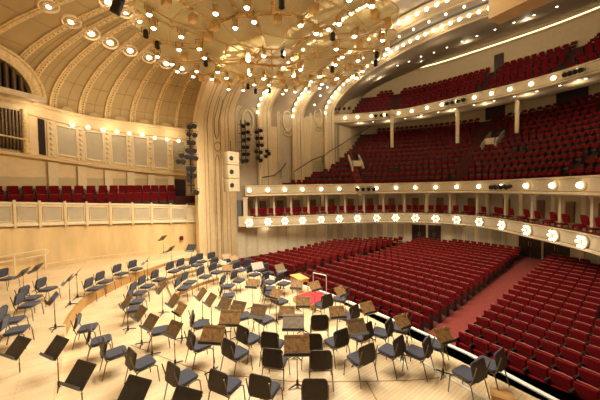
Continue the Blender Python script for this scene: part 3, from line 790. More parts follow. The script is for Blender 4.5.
# aisle steps, stair entrances with cream walls
for j, (c, w, a, b) in enumerate(MV):
    n1 = MN0 - .4 + MP * a; z1 = MZ0 + MR * a; ln = MP * 3; hw = .62; nn_ = FAS.normal(c); tt_ = Vector((-nn_.y, nn_.x, 0)); o0 = FAS.at(c) + nn_ * n1 + Vector((0, 0, z1))
    mb = MB(); up_ = MR * 3
    for s in (-1, 1):
        q = [o0 + tt_ * (s * hw + e) + nn_ * f + Vector((0, 0, g)) for e, f, g in ((-.06, 0, -.5), (.06, 0, -.5), (.06, ln, -.5), (-.06, ln, -.5), (-.06, 0, .55), (.06, 0, .55), (.06, ln, up_ + .35), (-.06, ln, up_ + .35))]
        mb.hexa(q)
    q = [o0 + tt_ * e + nn_ * f + Vector((0, 0, g)) for g in (-.5, 1.25) for e, f in ((-hw, .9), (hw, .9), (hw, 1.05), (-hw, 1.05))]; mb.hexa(q)
    q = [o0 + tt_ * e + nn_ * f + Vector((0, 0, g)) for g in (-.6, -.45) for e, f in ((-hw, 0), (hw, 0), (hw, ln), (-hw, ln))]; mb.hexa(q)
    struct(mb, f'wall_stair_entrance_{j + 1}', M_cream2)
    t = thing('stair_railing', f'black railing around the {("first", "second")[j]} cream stair entrance in the balcony', 'railing', o0)
    for s in (-1, 1):
        mb = MB(); pts = [tt_ * (s * hw) + nn_ * f + Vector((0, 0, g)) for f, g in ((0, .55), (0, .95), (ln, up_ + .75), (ln, up_ + .36))]
        mb.tube(pts, .04, 5); mb.obj('rail', M_black, t)
for j, d in enumerate(MA):
    mb = MB(); pr = []
    for i in range(MROWS):
        a_, z = MN0 - .45 + MP * i, MZ0 + MR * i
        for h in range(2): pr += [(a_ + .43 * h, z + .3 * h + .012), (a_ + .43 * h + .43, z + .3 * h + .012)]
    FAS.sweep(mb, pr, d - .34, d + .34, .3); struct(mb, f'floor_balcony_aisle_{j + 1}', M_carpet if j == 0 else M_dkcarpet)
for j, (cv, n_, px, z0, z1, hw) in enumerate(((GAL, GW - .04, 499, 17.2, 19.3, .62), (FAS, 12.55, 496, 12.6, 14.4, .5), (FAS, 12.55, 573, 12.6, 14.4, .7))):
    d = cv.find_px(px, z0, n_); mb = MB(); k_ = hw / (1 + n_ / 16); cv.sweep(mb, [(n_, z0), (n_ - .04, z0), (n_ - .04, z1), (n_, z1)], d - k_, d + k_, .2); struct(mb, f'door_{j + 6}', M_doorwood)
# posts under the gallery
for j, (px, y0, y1, dep) in enumerate(((392, 125, 140, 31.5), (457.5, 116, 135, 28.5), (517, 101, 124, 26))):
    b = W(px, y1, dep); tp = W(px, y0, dep); mb = MB(); mb.tube([(b.x, b.y, b.z - .8), (b.x, b.y, tp.z + 1.6)], .17, 10); mb.box((b.x, b.y, tp.z + 1.2), (.55, .55, .3)); struct(mb, f'column_gallery_{j + 1}', M_cream)
# handrails climbing the side wall of the balcony
hr = [[(262, 177.5), (274, 175.5), (281, 170), (286, 163)], [(294, 171.5), (312, 160), (322, 156)], [(323, 156.5), (330, 151), (342, 144), (353, 137), (365, 130), (374, 124)]]
for j, pts in enumerate(hr):
    q = [on_u(x, y, 23.2) for x, y in pts]; t = thing('stair_handrail', ('dark handrail by the niches at the stage end of the balcony', 'dark handrail on the stepped wall above the lowest balcony rows', 'dark handrail climbing the stepped balcony wall up to the gallery front')[j], 'handrail', q[0])
    mb = MB(); mb.tube([p - q[0] for p in q], .05, 6); mb.obj('rail', M_black, t)
    for p in q[::2]:
        mb = MB(); mb.tube([p - q[0], p - q[0] - Vector((0, 0, .75))], .03, 5); mb.obj('post', M_black, t)

# ---- lamps on the three fronts
def outward(curve, d): return yaw(-curve.normal(d))
def star_lamp():
    t = thing('balcony_front_lamp', 'star', 'lamp')
    mb = MB(); mb.lathe([(.001, .06), (.10, .06), (.30, .03), (.34, .0), (.34, -.05)], RX(-90), 12); mb.obj('rosette', M_cream2, t)
    for k in range(6):
        a = 2 * PI * k / 6; mb = MB(); mb.ball((.26 * math.cos(a), .10, .26 * math.sin(a)), .066, 8, 5); mb.obj('bulb', M_bulb, t)
    return t
def globe_lamp():
    t = thing('front_globe_lamp', 'globe', 'lamp')
    mb = MB(); mb.lathe([(.001, .06), (.12, .06), (.24, .03), (.3, .0), (.3, -.05)], RX(-90), 12); mb.obj('rosette', M_cream2, t)
    mb = MB(); mb.ball((0, .12, 0), .15, 10, 6); mb.obj('globe', M_bulb2, t)
    return t
pr = Proto(star_lamp())
for k, px in enumerate(LIGHT_PX):
    d = LD[k]; p = FAS.at(d) - FAS.normal(d) * .10; pr.place((p.x, p.y, ZBOX), outward(FAS, d), f'cluster of bright bulbs on the box tier front, {nth(k + 1)} from the proscenium pillar', 'bulb clusters along the box tier front')
pr = Proto(globe_lamp())
for k, px in enumerate(LIGHT_PX):
    d = FAS.find_px((LIGHT_PX[k]), ZMID); p = FAS.at(d) - FAS.normal(d) * .10; pr.place((p.x, p.y, ZMID - .05), outward(FAS, d), f'glowing lamp on the balcony front, {nth(k + 1)} from the proscenium pillar', 'lamps along the balcony front')
pr = Proto(globe_lamp())
for k, px in enumerate([345, 357.5, 371, 384.5, 399, 412.5, 427.5, 442.5, 458, 475, 492.5, 511, 532.5, 554.5, 578]):
    d = GAL.find_px(px, ZGAL); p = GAL.at(d) - GAL.normal(d) * .10; pr.place((p.x, p.y, ZGAL - .02), outward(GAL, d), f'glowing lamp on the gallery front, {nth(k + 1)} from the third arch', 'lamps along the gallery front')
def down():
    t = thing('downlight', 'x', 'downlight')
    mb = MB(); mb.lathe([(.09, .0), (.12, -.02), (.13, .02)], None, 10); mb.obj('trim_ring', M_cream2, t)
    mb = MB(); mb.lathe([(.001, -.012), (.09, -.01)], None, 10); mb.obj('lens', M_bulb, t)
    return t
pr = Proto(down())
for nm, curve, zz, lst, where in (('a', FAS, ZMID - .62, [241, 261, 278, 297, 315, 333, 352, 372, 390, 409, 428, 448, 473, 497, 520, 548, 580], 'balcony'), ('b', GAL, ZGAL - .55, [358, 373, 388, 405, 421, 438, 455, 474, 494, 514, 537, 560, 586], 'gallery')):
    for k, px in enumerate(lst):
        d = curve.find_px(px, zz, .35); p = curve.at(d) + curve.normal(d) * .35; pr.place((p.x, p.y, zz - .01), 0, f'small round downlight under the {where} front, {nth(k + 1)} from its pillar end', f'downlights under the {where} front')
CB = BVHTree.FromPolygons([tuple(v) for v in V.v], V.f)
for r, lst in enumerate(([(397.5, 65), (409, 61), (421, 56), (434, 52), (447, 47), (462, 41), (477, 35.5), (495, 29), (514, 22), (534, 14.5), (557, 6)], [(457, 55.5), (471, 51), (487, 45.5), (503, 40), (521, 34), (540, 27.5), (561, 20.5)])):
    for k, (x, y) in enumerate(lst):
        h = CB.ray_cast(EYE, ray(x, y).normalized())
        if h[0]: pr.place(h[0] - Vector((0, 0, .05)), 0, f'small downlight in the {("upper", "lower")[r]} row of the gallery ceiling, {nth(k + 1)} from the third arch', 'downlights in the gallery ceiling')
# ---- bulbs of the arches
def bulb_proto(r):
    t = thing('arch_bulb', 'x', 'bulb'); mb = MB(); mb.ball((0, 0, 0), r, 8, 5); mb.obj('glass_globe', M_bulb, t)
    mb = MB(); mb.lathe([(.04, .05), (.055, .12)], None, 6); mb.obj('socket', M_brass, t); return t
for A, v, rad, gap, nm, a0 in ((A0, 13.75, .14, .62, 'first', 1), (A1, 17.75, .14, .60, 'second', 0), (A2, 22.25, .14, .60, 'third', 0)):
    pr = Proto(bulb_proto(rad * .85)); pts = arch(**grow(A, -.02), v=v, N=600); acc = 0; nxt = .1; k = 0
    for a_, b_ in zip(pts, pts[1:]):
        acc += (b_ - a_).length
        if acc >= nxt:
            nxt = acc + gap; x, y = proj(b_)
            if -5 < x < 605 and -5 < y < 400: k += 1; pr.place(b_ - Vector((0, 0, .06)), 0, f'small bright bulb, {nth(k)} up from the foot of the {nm} arch', f'bulbs lining the {nm} arch')
pr = Proto(bulb_proto(.075)); pts = arch(a=12.66, zs=12.45, b=4.3, v=20.6, N=600); acc = 0; nxt = 1.5; k = 0
for a_, b_ in zip(pts, pts[1:]):
    acc += (b_ - a_).length
    if acc >= nxt:
        nxt = acc + 1.15; x, y = proj(b_)
        if -5 < x < 605 and -5 < y < 400: k += 1; pr.place(b_ - Vector((0, 0, .08)), 0, f'tiny ceiling bulb, {nth(k)} up between the second and third arches', 'tiny bulbs between the second and third arches')
# ---- round lights of the dome
def medallion():
    t = thing('ceiling_medallion_light', 'x', 'ceiling light')
    mb = MB(); mb.lathe([(.39, -.04), (.40, .07), (.44, .11), (.49, .08), (.51, -.06)], None, 24); mb.obj('gilded_ring', M_ring, t)
    mb = MB(); mb.lathe([(.24, -.02), (.23, .06), (.20, .05), (.10, .02), (.001, .02)], None, 16); mb.obj('reflector', M_ring, t)
    mb = MB(); mb.ball((0, 0, .06), .12, 8, 5); mb.obj('bulb', M_lamp, t)
    return t
md = None
for k, (x, y, nm) in enumerate(((48, 5, 0), (71, 21, 0), (91, 33, 0), (110, 42, 0), (130, 50, 0), (149, 57, 0), (166, 63, 0), (182, 68, 0), (108, 1, 1), (125, 11, 1), (139, 20, 1))):
    h = DB.ray_cast(EYE, ray(x, y).normalized())
    if not h[0]: continue
    nrm = h[1]; nrm = nrm if nrm.dot(EYE - h[0]) > 0 else -nrm
    if md is None: md = medallion(); o = md
    else: o = dup(md, h[0], 0, '')
    o.location = h[0] + nrm * .02; o.rotation_euler = nrm.to_track_quat('Z', 'Y').to_euler()
    o['label'] = f'round gilded light in the stage dome, {nth(k + 1 if nm == 0 else k - 7)} in the {("lower", "upper")[nm]} ring'; o['group'] = 'round lights of the stage dome'
# cornice lamps over the shell panels
pr = None
for k, (x, y) in enumerate(((72.5, 125), (87.5, 127.5), (103, 130), (117, 132), (129.5, 133.5), (142, 135), (155, 138), (167, 139.5), (179, 141))):
    d = SHELL.find_px(x, 9); p = SHELL.at(d) - SHELL.normal(d) * .12; z = solve_z(p, [(0, y), (600, y)])
    if pr is None:
        t = thing('frieze_lamp', 'x', 'lamp'); mb = MB(); mb.lathe([(.06, -.02), (.16, .02), (.2, .0)], RX(-90), 10); mb.obj('rosette', M_cream2, t); mb = MB(); mb.ball((0, .09, 0), .10, 8, 5); mb.obj('bulb', M_bulb2, t); pr = Proto(t)
    pr.place((p.x, p.y, z), outward(SHELL, d), f'small lamp on the frieze above the terrace, {nth(k + 1)} from the organ', 'lamps on the frieze above the terrace')

# ---- the glass canopy over the stage
CAN = W(272, 48, 13.7); CAN.z = 11.5
cn = thing('acoustic_canopy', 'round gold framed glass canopy with radial trusses hanging over the stage', 'canopy', CAN); cn.scale = (.88, .88, .95)
def ring(r, z, rad, n=48): return [(r * math.cos(2 * PI * k / n), r * math.sin(2 * PI * k / n), z) for k in range(n)]
for nm, r in (('hub_ring', 1.3), ('inner_ring', 2.4), ('middle_ring', 3.5), ('lamp_ring', 4.5), ('outer_ring', 5.5)):
    mb = MB(); mb.tube(ring(r, 0, 0), .04, 5, closed=True); mb.tube(ring(r, .45, 0), .04, 5, closed=True); mb.tube(ring(r + .35, .2, 0), .035, 5, closed=True)
    K_ = int(r * 10)
    for k in range(K_):
        a, b = 2 * PI * k / K_, 2 * PI * (k + 1) / K_; mb.tube([(r * math.cos(a), r * math.sin(a), 0), (r * math.cos(b), r * math.sin(b), .45)], .022, 4)
    mb.obj(nm, M_gold, cn)
NS = 16
for k in range(NS):
    a = 2 * PI * k / NS + .1; c, s = math.cos(a), math.sin(a); mb = MB()
    for z in (.05, .5): mb.tube([(1.3 * c, 1.3 * s, z), (6.0 * c, 6.0 * s, z - (.1 if z > .2 else 0))], .055, 4)
    for j in range(8):
        r1, r2 = 1.3 + 4.7 * j / 8, 1.3 + 4.7 * (j + 1) / 8; mb.tube([(r1 * c, r1 * s, .05 + .45 * (j % 2)), (r2 * c, r2 * s, .5 - .45 * (j % 2))], .016, 4)
    mb.obj('spoke', M_gold, cn)
def petal(r1, r2, a0, a1, z1, z2, bulge, tilt):
    mb = MB(); rows = []
    for lay in (0, -.03):
        rr = []
        for i in range(7):
            t = i / 6; row = []
            for j in range(9):
                f = j / 8; a = a0 + (a1 - a0) * f; e = math.sin(PI * f) ** .5; r = r1 + (r2 - r1 + (bulge * (e - .6) if True else 0)) * t
                row.append(Vector((r * math.cos(a), r * math.sin(a), z1 + (z2 - z1) * t + .22 * math.sin(PI * f) * math.sin(PI * t) * tilt + lay)))
            rr.append(row)
        rows.append(rr)
    mb.grid(rows[0], True); mb.grid(rows[1], True, True)
    return mb
def petal_frame(gp, r1, r2, a0, a1, z1, z2, bulge):
    mb = MB()
    def q(f, t):
        a = a0 + (a1 - a0) * f; e = math.sin(PI * f) ** .5; r = r1 + (r2 - r1 + bulge * (e - .6)) * t
        return Vector((r * math.cos(a), r * math.sin(a), z1 + (z2 - z1) * t - .22 * math.sin(PI * f) * math.sin(PI * t) - .05))
    mb.tube([q(.5, t / 6) for t in range(7)], .016, 4); mb.tube([q(f / 8, 1) for f in range(9)], .02, 4); mb.tube([q(f / 8, .5) for f in range(9)], .014, 4); mb.tube([q(0, t / 6) for t in range(7)], .018, 4)
    mb.obj('panel_frame', M_gold, gp)
for k in range(NS):
    a = 2 * PI * k / NS + .1; w = 2 * PI / NS
    gp = petal(3.6, 6.2, a + .02, a + w - .02, -.25, .05, .5, -1).obj('glass_panel', M_glass, cn); petal_frame(gp, 3.6, 6.2, a + .02, a + w - .02, -.25, .05, .5)
for k in range(7):
    a = 2 * PI * k / 7 + .1; w = 2 * PI / 7
    gp = petal(1.4, 3.4, a + .03, a + w - .03, -.55, -.3, .2, -1).obj('glass_panel', M_glass, cn); petal_frame(gp, 1.4, 3.4, a + .03, a + w - .03, -.55, -.3, .2)
for k in range(6):
    a = 2 * PI * k / 6; mb = MB(); mb.tube([(4.6 * math.cos(a), 4.6 * math.sin(a), .4), (3.9 * math.cos(a), 3.9 * math.sin(a), 2.6)], .02, 4); mb.obj('hanging_cable', M_black, cn)
def can_lamp(nm, body, lens):
    t = thing('canopy_lamp', nm, 'stage lamp')
    mb = MB(); mb.lathe([(.001, .24), (.07, .24), (.10, .18), (.10, 0), (.11, -.02), (.11, -.05), (.09, -.05)], None, 12); mb.obj('housing', body, t)
    mb = MB(); mb.lathe([(.092, -.045), (.06, -.085), (.001, -.10)], None, 12); mb.obj('lens', lens, t)
    mb = MB(); mb.tube([(-.14, 0, .1), (-.14, 0, .34), (.14, 0, .34), (.14, 0, .1)], .012, 4); mb.obj('yoke', M_black, t)
    return t
def box_lamp():
    t = thing('canopy_speaker', 'x', 'loudspeaker')
    mb = MB(); mb.slab(.26, .30, .26, .04, T(0, 0, .15), .03); mb.obj('cabinet', M_gold, t); mb = MB(); mb.tube([(0, 0, .27), (0, 0, .36)], .02, 4); mb.obj('hanger', M_black, t); return t
lit = Proto(can_lamp('x', M_gold, M_lamp)); dark = Proto(can_lamp('x', M_black, M_dark)); bx = Proto(box_lamp())
cnt = {}
def canopy_item(k, r, a, z, ringname):
    r *= .88; p = CAN + Vector((r * math.cos(a), r * math.sin(a), z)); rr = (k * 7 + int(r * 10)) % 10
    kind = 'lit' if rr < 6 else ('speaker' if rr < 9 else 'dark')
    key = (kind, ringname); cnt[key] = cnt.get(key, 0) + 1
    if kind == 'lit': lit.place(p, a, f'lit gold stage lamp on the {ringname} of the glass canopy', f'lit lamps on the {ringname}')
    elif kind == 'dark': dark.place(p, a, f'unlit black stage lamp on the {ringname} of the glass canopy', f'unlit lamps on the {ringname}')
    else: bx.place(p, a, f'gold box loudspeaker on the {ringname} of the glass canopy', f'gold boxes on the {ringname}')
for k in range(38): canopy_item(k, 5.6 + .32 * (k % 2), 2 * PI * (k + .3) / 38, -.42, 'outer ring')
for k in range(24): canopy_item(k, 3.45 + .2 * (k % 2), 2 * PI * (k + .6) / 24, -.62, 'middle ring')
for k in range(22): canopy_item(k, 4.55, 2 * PI * (k + .1) / 22, -.60, 'ring between middle and rim')
for k in range(10): canopy_item(k, 1.5, 2 * PI * (k + .2) / 10, -.95, 'hub ring')

# ---- stage spotlights on ladders, loudspeaker stack
def spotlight():
    t = thing('stage_spotlight', 'x', 'spotlight')
    mb = MB(); mb.lathe([(.001, -.26), (.11, -.24), (.15, -.12), (.16, .14), (.18, .16), (.18, .2), (.14, .2)], RX(-105), 10); mb.obj('housing', M_black, t)
    mb = MB(); mb.lathe([(.14, .19), (.001, .2)], RX(-105), 10); mb.obj('lens', M_dark, t)
    mb = MB(); mb.tube([(-.19, 0, 0), (-.19, 0, .24), (.19, 0, .24), (.19, 0, 0)], .015, 4); mb.obj('yoke', M_black, t)
    return t
sp_ = Proto(spotlight())
def ladder(pipes, lamps, dep, where):
    for px, ya, yb in pipes:
        b = W(px, yb, dep); tp = W(px, ya, dep); t = thing('lighting_ladder', f'slim black lighting pipe {where}', 'lighting pipe', b, group=f'lighting pipes {where}')
        mb = MB(); mb.tube([(0, 0, 0), (0, 0, tp.z - b.z)], .05, 6); mb.obj('pipe', M_black, t)
        mb = MB()
        for k in range(5): z = (tp.z - b.z) * (k + .5) / 5; mb.tube([(-.25, 0, z), (.25, 0, z)], .03, 4)
        mb.obj('rungs', M_black, t)
    for k, (x, y) in enumerate(lamps):
        p = W(x, y, dep - .25); sp_.place(p, yaw(P(8, 4) - p), f'small black stage spotlight {where}, {nth(k + 1)} from the top', f'black spotlights {where}')
L1 = [(189, 127), (194, 126), (188.5, 134), (194.5, 135), (189, 142), (193, 142.5), (187.5, 150), (194, 150.5), (181, 155), (186.5, 156.5), (191, 157), (195.5, 158), (178, 161), (183, 161.5), (188, 168), (193.5, 168), (189, 174), (194, 175), (189, 179.5), (196.5, 192)]
ladder([(191.5, 124, 192)], L1, 20.4, 'beside the proscenium pillar')
L2 = [(243.5, 126), (248, 124), (243.5, 133), (248, 132), (244, 140), (248.5, 139), (243.5, 147), (247.5, 147), (244, 154), (248, 154), (243, 161), (247, 160.5)]
ladder([(242, 120, 164), (246, 120, 164)], L2, 25.3, 'in front of the first niche')
L3 = [(256.5, 132), (261, 130.5), (257, 138), (261.5, 138), (258, 145), (262, 145), (256.5, 151.5), (261, 152), (257.5, 157.5), (261, 160), (267, 151), (266, 156), (269, 153.5)]
ladder([(259.5, 128, 163)], L3, 26.2, 'at the foot of the first arch')
for (cx, cy, cv, cz, nm) in ((365, 187.5, FAS, ZMID, 'on the balcony front below the first aisle'), (507, 185, FAS, ZMID, 'on the balcony front at the middle'), (385, 114.5, GAL, ZGAL, 'on the gallery front near the arch'), (458, 101, GAL, ZGAL, 'on the gallery front at the middle'), (578, 72, GAL, ZGAL, 'on the gallery front farthest from the arch'), (342, 112, GAL, ZGAL + .7, 'at the arch end of the gallery front')):
    for k in range(4):
        d = cv.find_px(cx - 9 + 5.5 * k, cz); p = cv.at(d) - cv.normal(d) * .42; sp_.place((p.x, p.y, cz - .1 + (.35 if 'arch end' in nm else 0)), yaw(-cv.normal(d)), f'small black spotlight {nm}', f'black spotlights {nm}')
ls = W(232, 192, 21.0); tp = W(232, 152, 21.0)
t = thing('loudspeaker_array', 'tall cream loudspeaker stack hung on the proscenium pillar', 'loudspeaker', ls, yaw(P(3, 11) - ls)); H = tp.z - ls.z
for k in range(3):
    mb = MB(); z = H * (k + .5) / 3; mb.slab(.95, H / 3 - .02, .7, .05, T(0, 0, z) @ RX(90), .03); c = mb.obj('cabinet', M_cab, t)
    mb = MB(); mb.lathe([(.17, .0), (.17, .02), (.12, .02), (.001, .01)], T(.2, .35, z) @ RX(-90), 10); mb.obj('horn', M_black, c)
mb = MB(); mb.tube([(0, 0, H), (0, -.05, H + .8)], .03, 5); mb.obj('hanging_cable', M_black, t)

# ---- terrace seats, box chairs
ts = Proto(theatre_seat('terrace_seat', M_velvet2))
for r, (nn_, zz) in enumerate(((.85, 3.96), (1.75, 4.52))):
    d0 = TER.find_px(171, zz + .8, nn_); d = d0; k = 0
    while True:
        p = TER.at(d) + TER.normal(d) * nn_; x, y = proj((p.x, p.y, zz + .7))
        if x < -8 or d > TER.len: break
        k += 1; ts.place((p.x, p.y, zz), outward(TER, d), f'dark red terrace seat, {nth(k)} from the black door in the {("front", "back")[r]} row', 'red seats on the terrace behind the stage'); d += .56
def box_chair():
    t = thing('box_chair', 'x', 'chair')
    mb = MB(); mb.slab(.46, .46, .09, .06, T(0, 0, .45), .025); mb.obj('seat', M_velvet, t)
    mb = MB(); mb.slab(.46, .52, .08, .08, T(0, -.22, .78) @ RX(80), .025, .03); mb.obj('backrest', M_velvet, t)
    for x, y in ((-.2, .2), (.2, .2), (-.2, -.22), (.2, -.22)):
        mb = MB(); mb.tube([(x, y, 0), (x, y, .42)], [.018, .024], 5); mb.obj('leg', M_armwood, t)
    return t
bc = Proto(box_chair()); k = 0
for i, (a, b) in enumerate(zip(mids, mids[1:])):
    for j, f in enumerate((.2, .5, .8)):
        d = a + (b - a) * f
        if d < .35: continue
        n_ = .95 - .15 + .45 * (j == 1); p = FAS.at(d) + FAS.normal(d) * n_
        bc.place((p.x, p.y, ZBOX + .13), outward(FAS, d) + random.uniform(-.15, .15), f'dark red chair in the {nth(i + 1)} box from the pillar, {("on its pillar side", "in its middle", "on its far side")[j]}', 'dark red chairs in the boxes')

# ---- orchestra chairs
POD = G(314, 296, .22); POD.z = 0
def orch_chair():
    t = thing('orchestra_chair', 'x', 'chair')
    mb = MB(); mb.slab(.49, .47, .075, .09, T(0, .03, .475) @ RX(2), .03); mb.obj('seat', M_navy, t)
    mb = MB(); mb.slab(.46, .36, .05, .08, T(0, -.235, .735) @ RX(78), .02, -.035); bk = mb.obj('backrest', M_navy, t)
    mb = MB(); mb.slab(.49, .42, .022, .09, T(0, -.262, .722) @ RX(78), .008, -.035); mb.obj('back_shell', M_shell, bk)
    fr = MB()
    fr.tube([(-.245, -.19, .42), (-.25, -.225, .52), (-.25, -.315, .88)], .013, 6); fr.tube([(.245, -.19, .42), (.25, -.225, .52), (.25, -.315, .88)], .013, 6)
    fr.tube([(-.22, -.19, .425), (.22, -.19, .425)], .012, 5); fr.tube([(-.22, .2, .425), (.22, .2, .425)], .012, 5); fr.tube([(-.225, -.2, .425), (-.225, .21, .43)], .012, 5); fr.tube([(.225, -.2, .425), (.225, .21, .43)], .012, 5)
    fr.obj('frame', M_metal, t)
    for s in (-1, 1):
        mb = MB(); mb.tube([(s * .235, .2, .43), (s * .25, .25, .40), (s * .262, .285, .0)], .013, 6); mb.obj('leg', M_metal, t)
        mb = MB(); mb.tube([(s * .24, -.17, .43), (s * .252, -.21, .38), (s * .268, -.30, .0)], .013, 6); mb.obj('leg', M_metal, t)
    return t
CH_ROOT = orch_chair(); CH_ROOT.scale = (1.09, 1.09, 1.05); CH = Proto(CH_ROOT); CHAIRS = []
QUEUE = []
def chairs(row, lst, lv=0.0, kind='s', face=None, dyaw=0):
    out = []
    for e in lst:
        px, py = e[0], e[1]; extra = e[2] if len(e) > 2 else 0
        if kind == 's': p = G(px, py, .47 + lv); p.z = lv
        else:
            p = G(px, py, .72 + lv); p.z = lv
        f = (POD if face is None else face) - p; f.z = 0; f.normalize(); f = Matrix.Rotation(math.radians(dyaw + extra), 3, 'Z') @ f
        if kind == 'b': p = p + f * .25
        else: p = p - f * .03
        out.append((px, p, yaw(f)))
    out.sort(key=lambda e: e[0])
    for k, (px, p, rz) in enumerate(out):
        if len(out) == 1: lab = f'charcoal padded orchestra chair {row}'
        else:
            which = 'leftmost' if k == 0 else ('rightmost' if k == len(out) - 1 else f'{nth(k + 1)} from the left')
            lab = f'charcoal chair, {which} {row}'
        QUEUE.append([p, rz, lab])
chairs('in the row nearest the bottom edge', [(184, 379), (227, 386), (266, 390)], dyaw=-8)
chairs('of the two from behind at bottom centre', [(319, 361), (315, 391)], kind='b')
chairs('in the slanting row beside black stands', [(88, 328.5), (101, 341), (116, 353.5), (143, 364)])
chairs('of the chairs below the white handrail', [(8, 279), (48, 289.5), (32, 298.5), (29, 305.5)], LV_A, dyaw=0)
chairs('of the two cut by the left frame edge', [(13, 321), (17, 331)], LV_A)
chairs('in the row along the high riser edge', [(95, 289), (105.5, 282), (121.5, 274), (136.5, 269.5)], LV_A * .35)
chairs('in the row behind the angled brown stands', [(139.5, 293.5), (147.5, 286.5), (159, 280)])
chairs('of the pair hidden by an angled brown stand', [(137, 302), (135, 309.5)])
chairs('on the middle riser step', [(176, 271), (185.5, 268), (194.5, 266)], LV_B)
chairs('on the low riser step', [(184, 288.5), (190, 282.8)], LV_C)
chairs('of the two at the end of the low riser', [(205.5, 277), (217, 272.7)], LV_C)
chairs('in the rear row by the proscenium pillar', [(202, 262), (214, 260.5), (220, 266.5), (233, 264.5)])
chairs('in the row along the far white stage edge', [(240.5, 270), (248.5, 268.5), (256, 275), (266.5, 273.5), (276, 282.5), (285, 283)])
chairs('on the open floor left of the podium', [(239, 281), (228.5, 286.5), (228.5, 296)])
chairs('of the three just left of the podium', [(269, 289.5), (270.5, 294), (280.5, 302)])
chairs('in the arc behind the middle brown stands', [(199, 325), (243, 317.5), (265, 320.5)], dyaw=-14)
chairs('in the arc before the foreground row', [(160, 331), (201, 346), (234, 354), (250, 339.5)], dyaw=-14)
chairs('of the three square from behind at centre', [(272.5, 341), (276, 359.5), (309.5, 342)], kind='b')
chairs('seen from behind between two brown stands', [(320, 323)], kind='b')
chairs('in the inner row right of the podium', [(322, 305), (340, 299.5), (348, 317.5)], dyaw=25)
chairs('in the middle row right of the podium', [(334, 343), (360.5, 339), (381, 333), (397, 329)], dyaw=28)
chairs('in the outer row on the apron', [(359, 357), (391, 351.5), (416, 353), (434, 345.5)], dyaw=22)
chairs('of the apron pair at bottom right', [(467, 375), (488, 365)])

# ---- music stands
def music_stand(deskmat, w=.62, h=.48):
    t = thing('music_stand', 'x', 'music stand')
    b = MB(); b.lathe([(.03, .02), (.035, .05), (.03, .16), (.016, .18)], None, 8); base = b.obj('base', M_black, t)
    for k in range(3):
        a = 2 * PI * k / 3 + .5; m_ = MB(); m_.tube([(.02 * math.cos(a), .02 * math.sin(a), .07), (.14 * math.cos(a), .14 * math.sin(a), .05), (.25 * math.cos(a), .25 * math.sin(a), .012)], [.02, .018, .013], 6); m_.obj('foot', M_black, base)
    m_ = MB(); m_.tube([(0, 0, .12), (0, 0, .62)], .014, 6); m_.tube([(0, 0, .6), (0, 0, 1.0)], .009, 6); m_.ball((0, 0, .62), .022, 6, 4); m_.obj('pole', M_metal, t)
    M_ = T(0, .02, 1.05) @ RX(-50)
    m_ = MB(); m_.slab(w, h, .018, .02, M_, .004); d = m_.obj('desk', deskmat, t)
    m_ = MB(); m_.box((0, h / 2 - .006, .045), (w, .012, .09), 0, M_); m_.box((0, h / 2 - .03, .09), (w, .06, .008), 0, M_); m_.obj('shelf', M_shelf if deskmat in (M_desk2, M_ash) else M_black, d)
    m_ = MB(); m_.box((0, -h / 2 + .06, .012), (w * .98, .012, .008), 0, M_); m_.obj('top_rib', deskmat, d)
    m_ = MB(); m_.tube([(0, 0, .98), (0, -.01, 1.04)], .02, 6); m_.box((0, 0, -.02), (.12, .1, .02), 0, M_); m_.obj('bracket', M_black, t)
    return t
ST = {'brown': Proto(music_stand(M_desk, .50, .41)), 'broad brown': Proto(music_stand(M_desk, .63, .50)), 'dark brown': Proto(music_stand(M_desk2, .53, .45)), 'grey brown': Proto(music_stand(M_desk3)), 'black': Proto(music_stand(M_ash, .60, .50))}
STANDS = {}
SQ = []
TABLE_C = sum((G(x, y, .72) for x, y in ((289.5, 274.8), (299.5, 273.2), (309.5, 278.2), (299, 280))), Vector()) / 4
def stand(px, py, colour, lab, lv=0.0, edge=None, dy=0):
    p = G(px, py, 1.05 + lv); p.z = lv
    if edge:
        a, b = G(edge[0], edge[1], 1.2 + lv), G(edge[2], edge[3], 1.2 + lv); w = b - a; f = Vector((w.y, -w.x, 0)).normalized()
        if f.dot(p) > 0: f = -f
    else:
        f = p - POD; f.z = 0; f.normalize(); f = Matrix.Rotation(math.radians(dy), 3, 'Z') @ f
    SQ.append([p, yaw(f), f'{colour} music stand {lab}', colour, (px, py)])
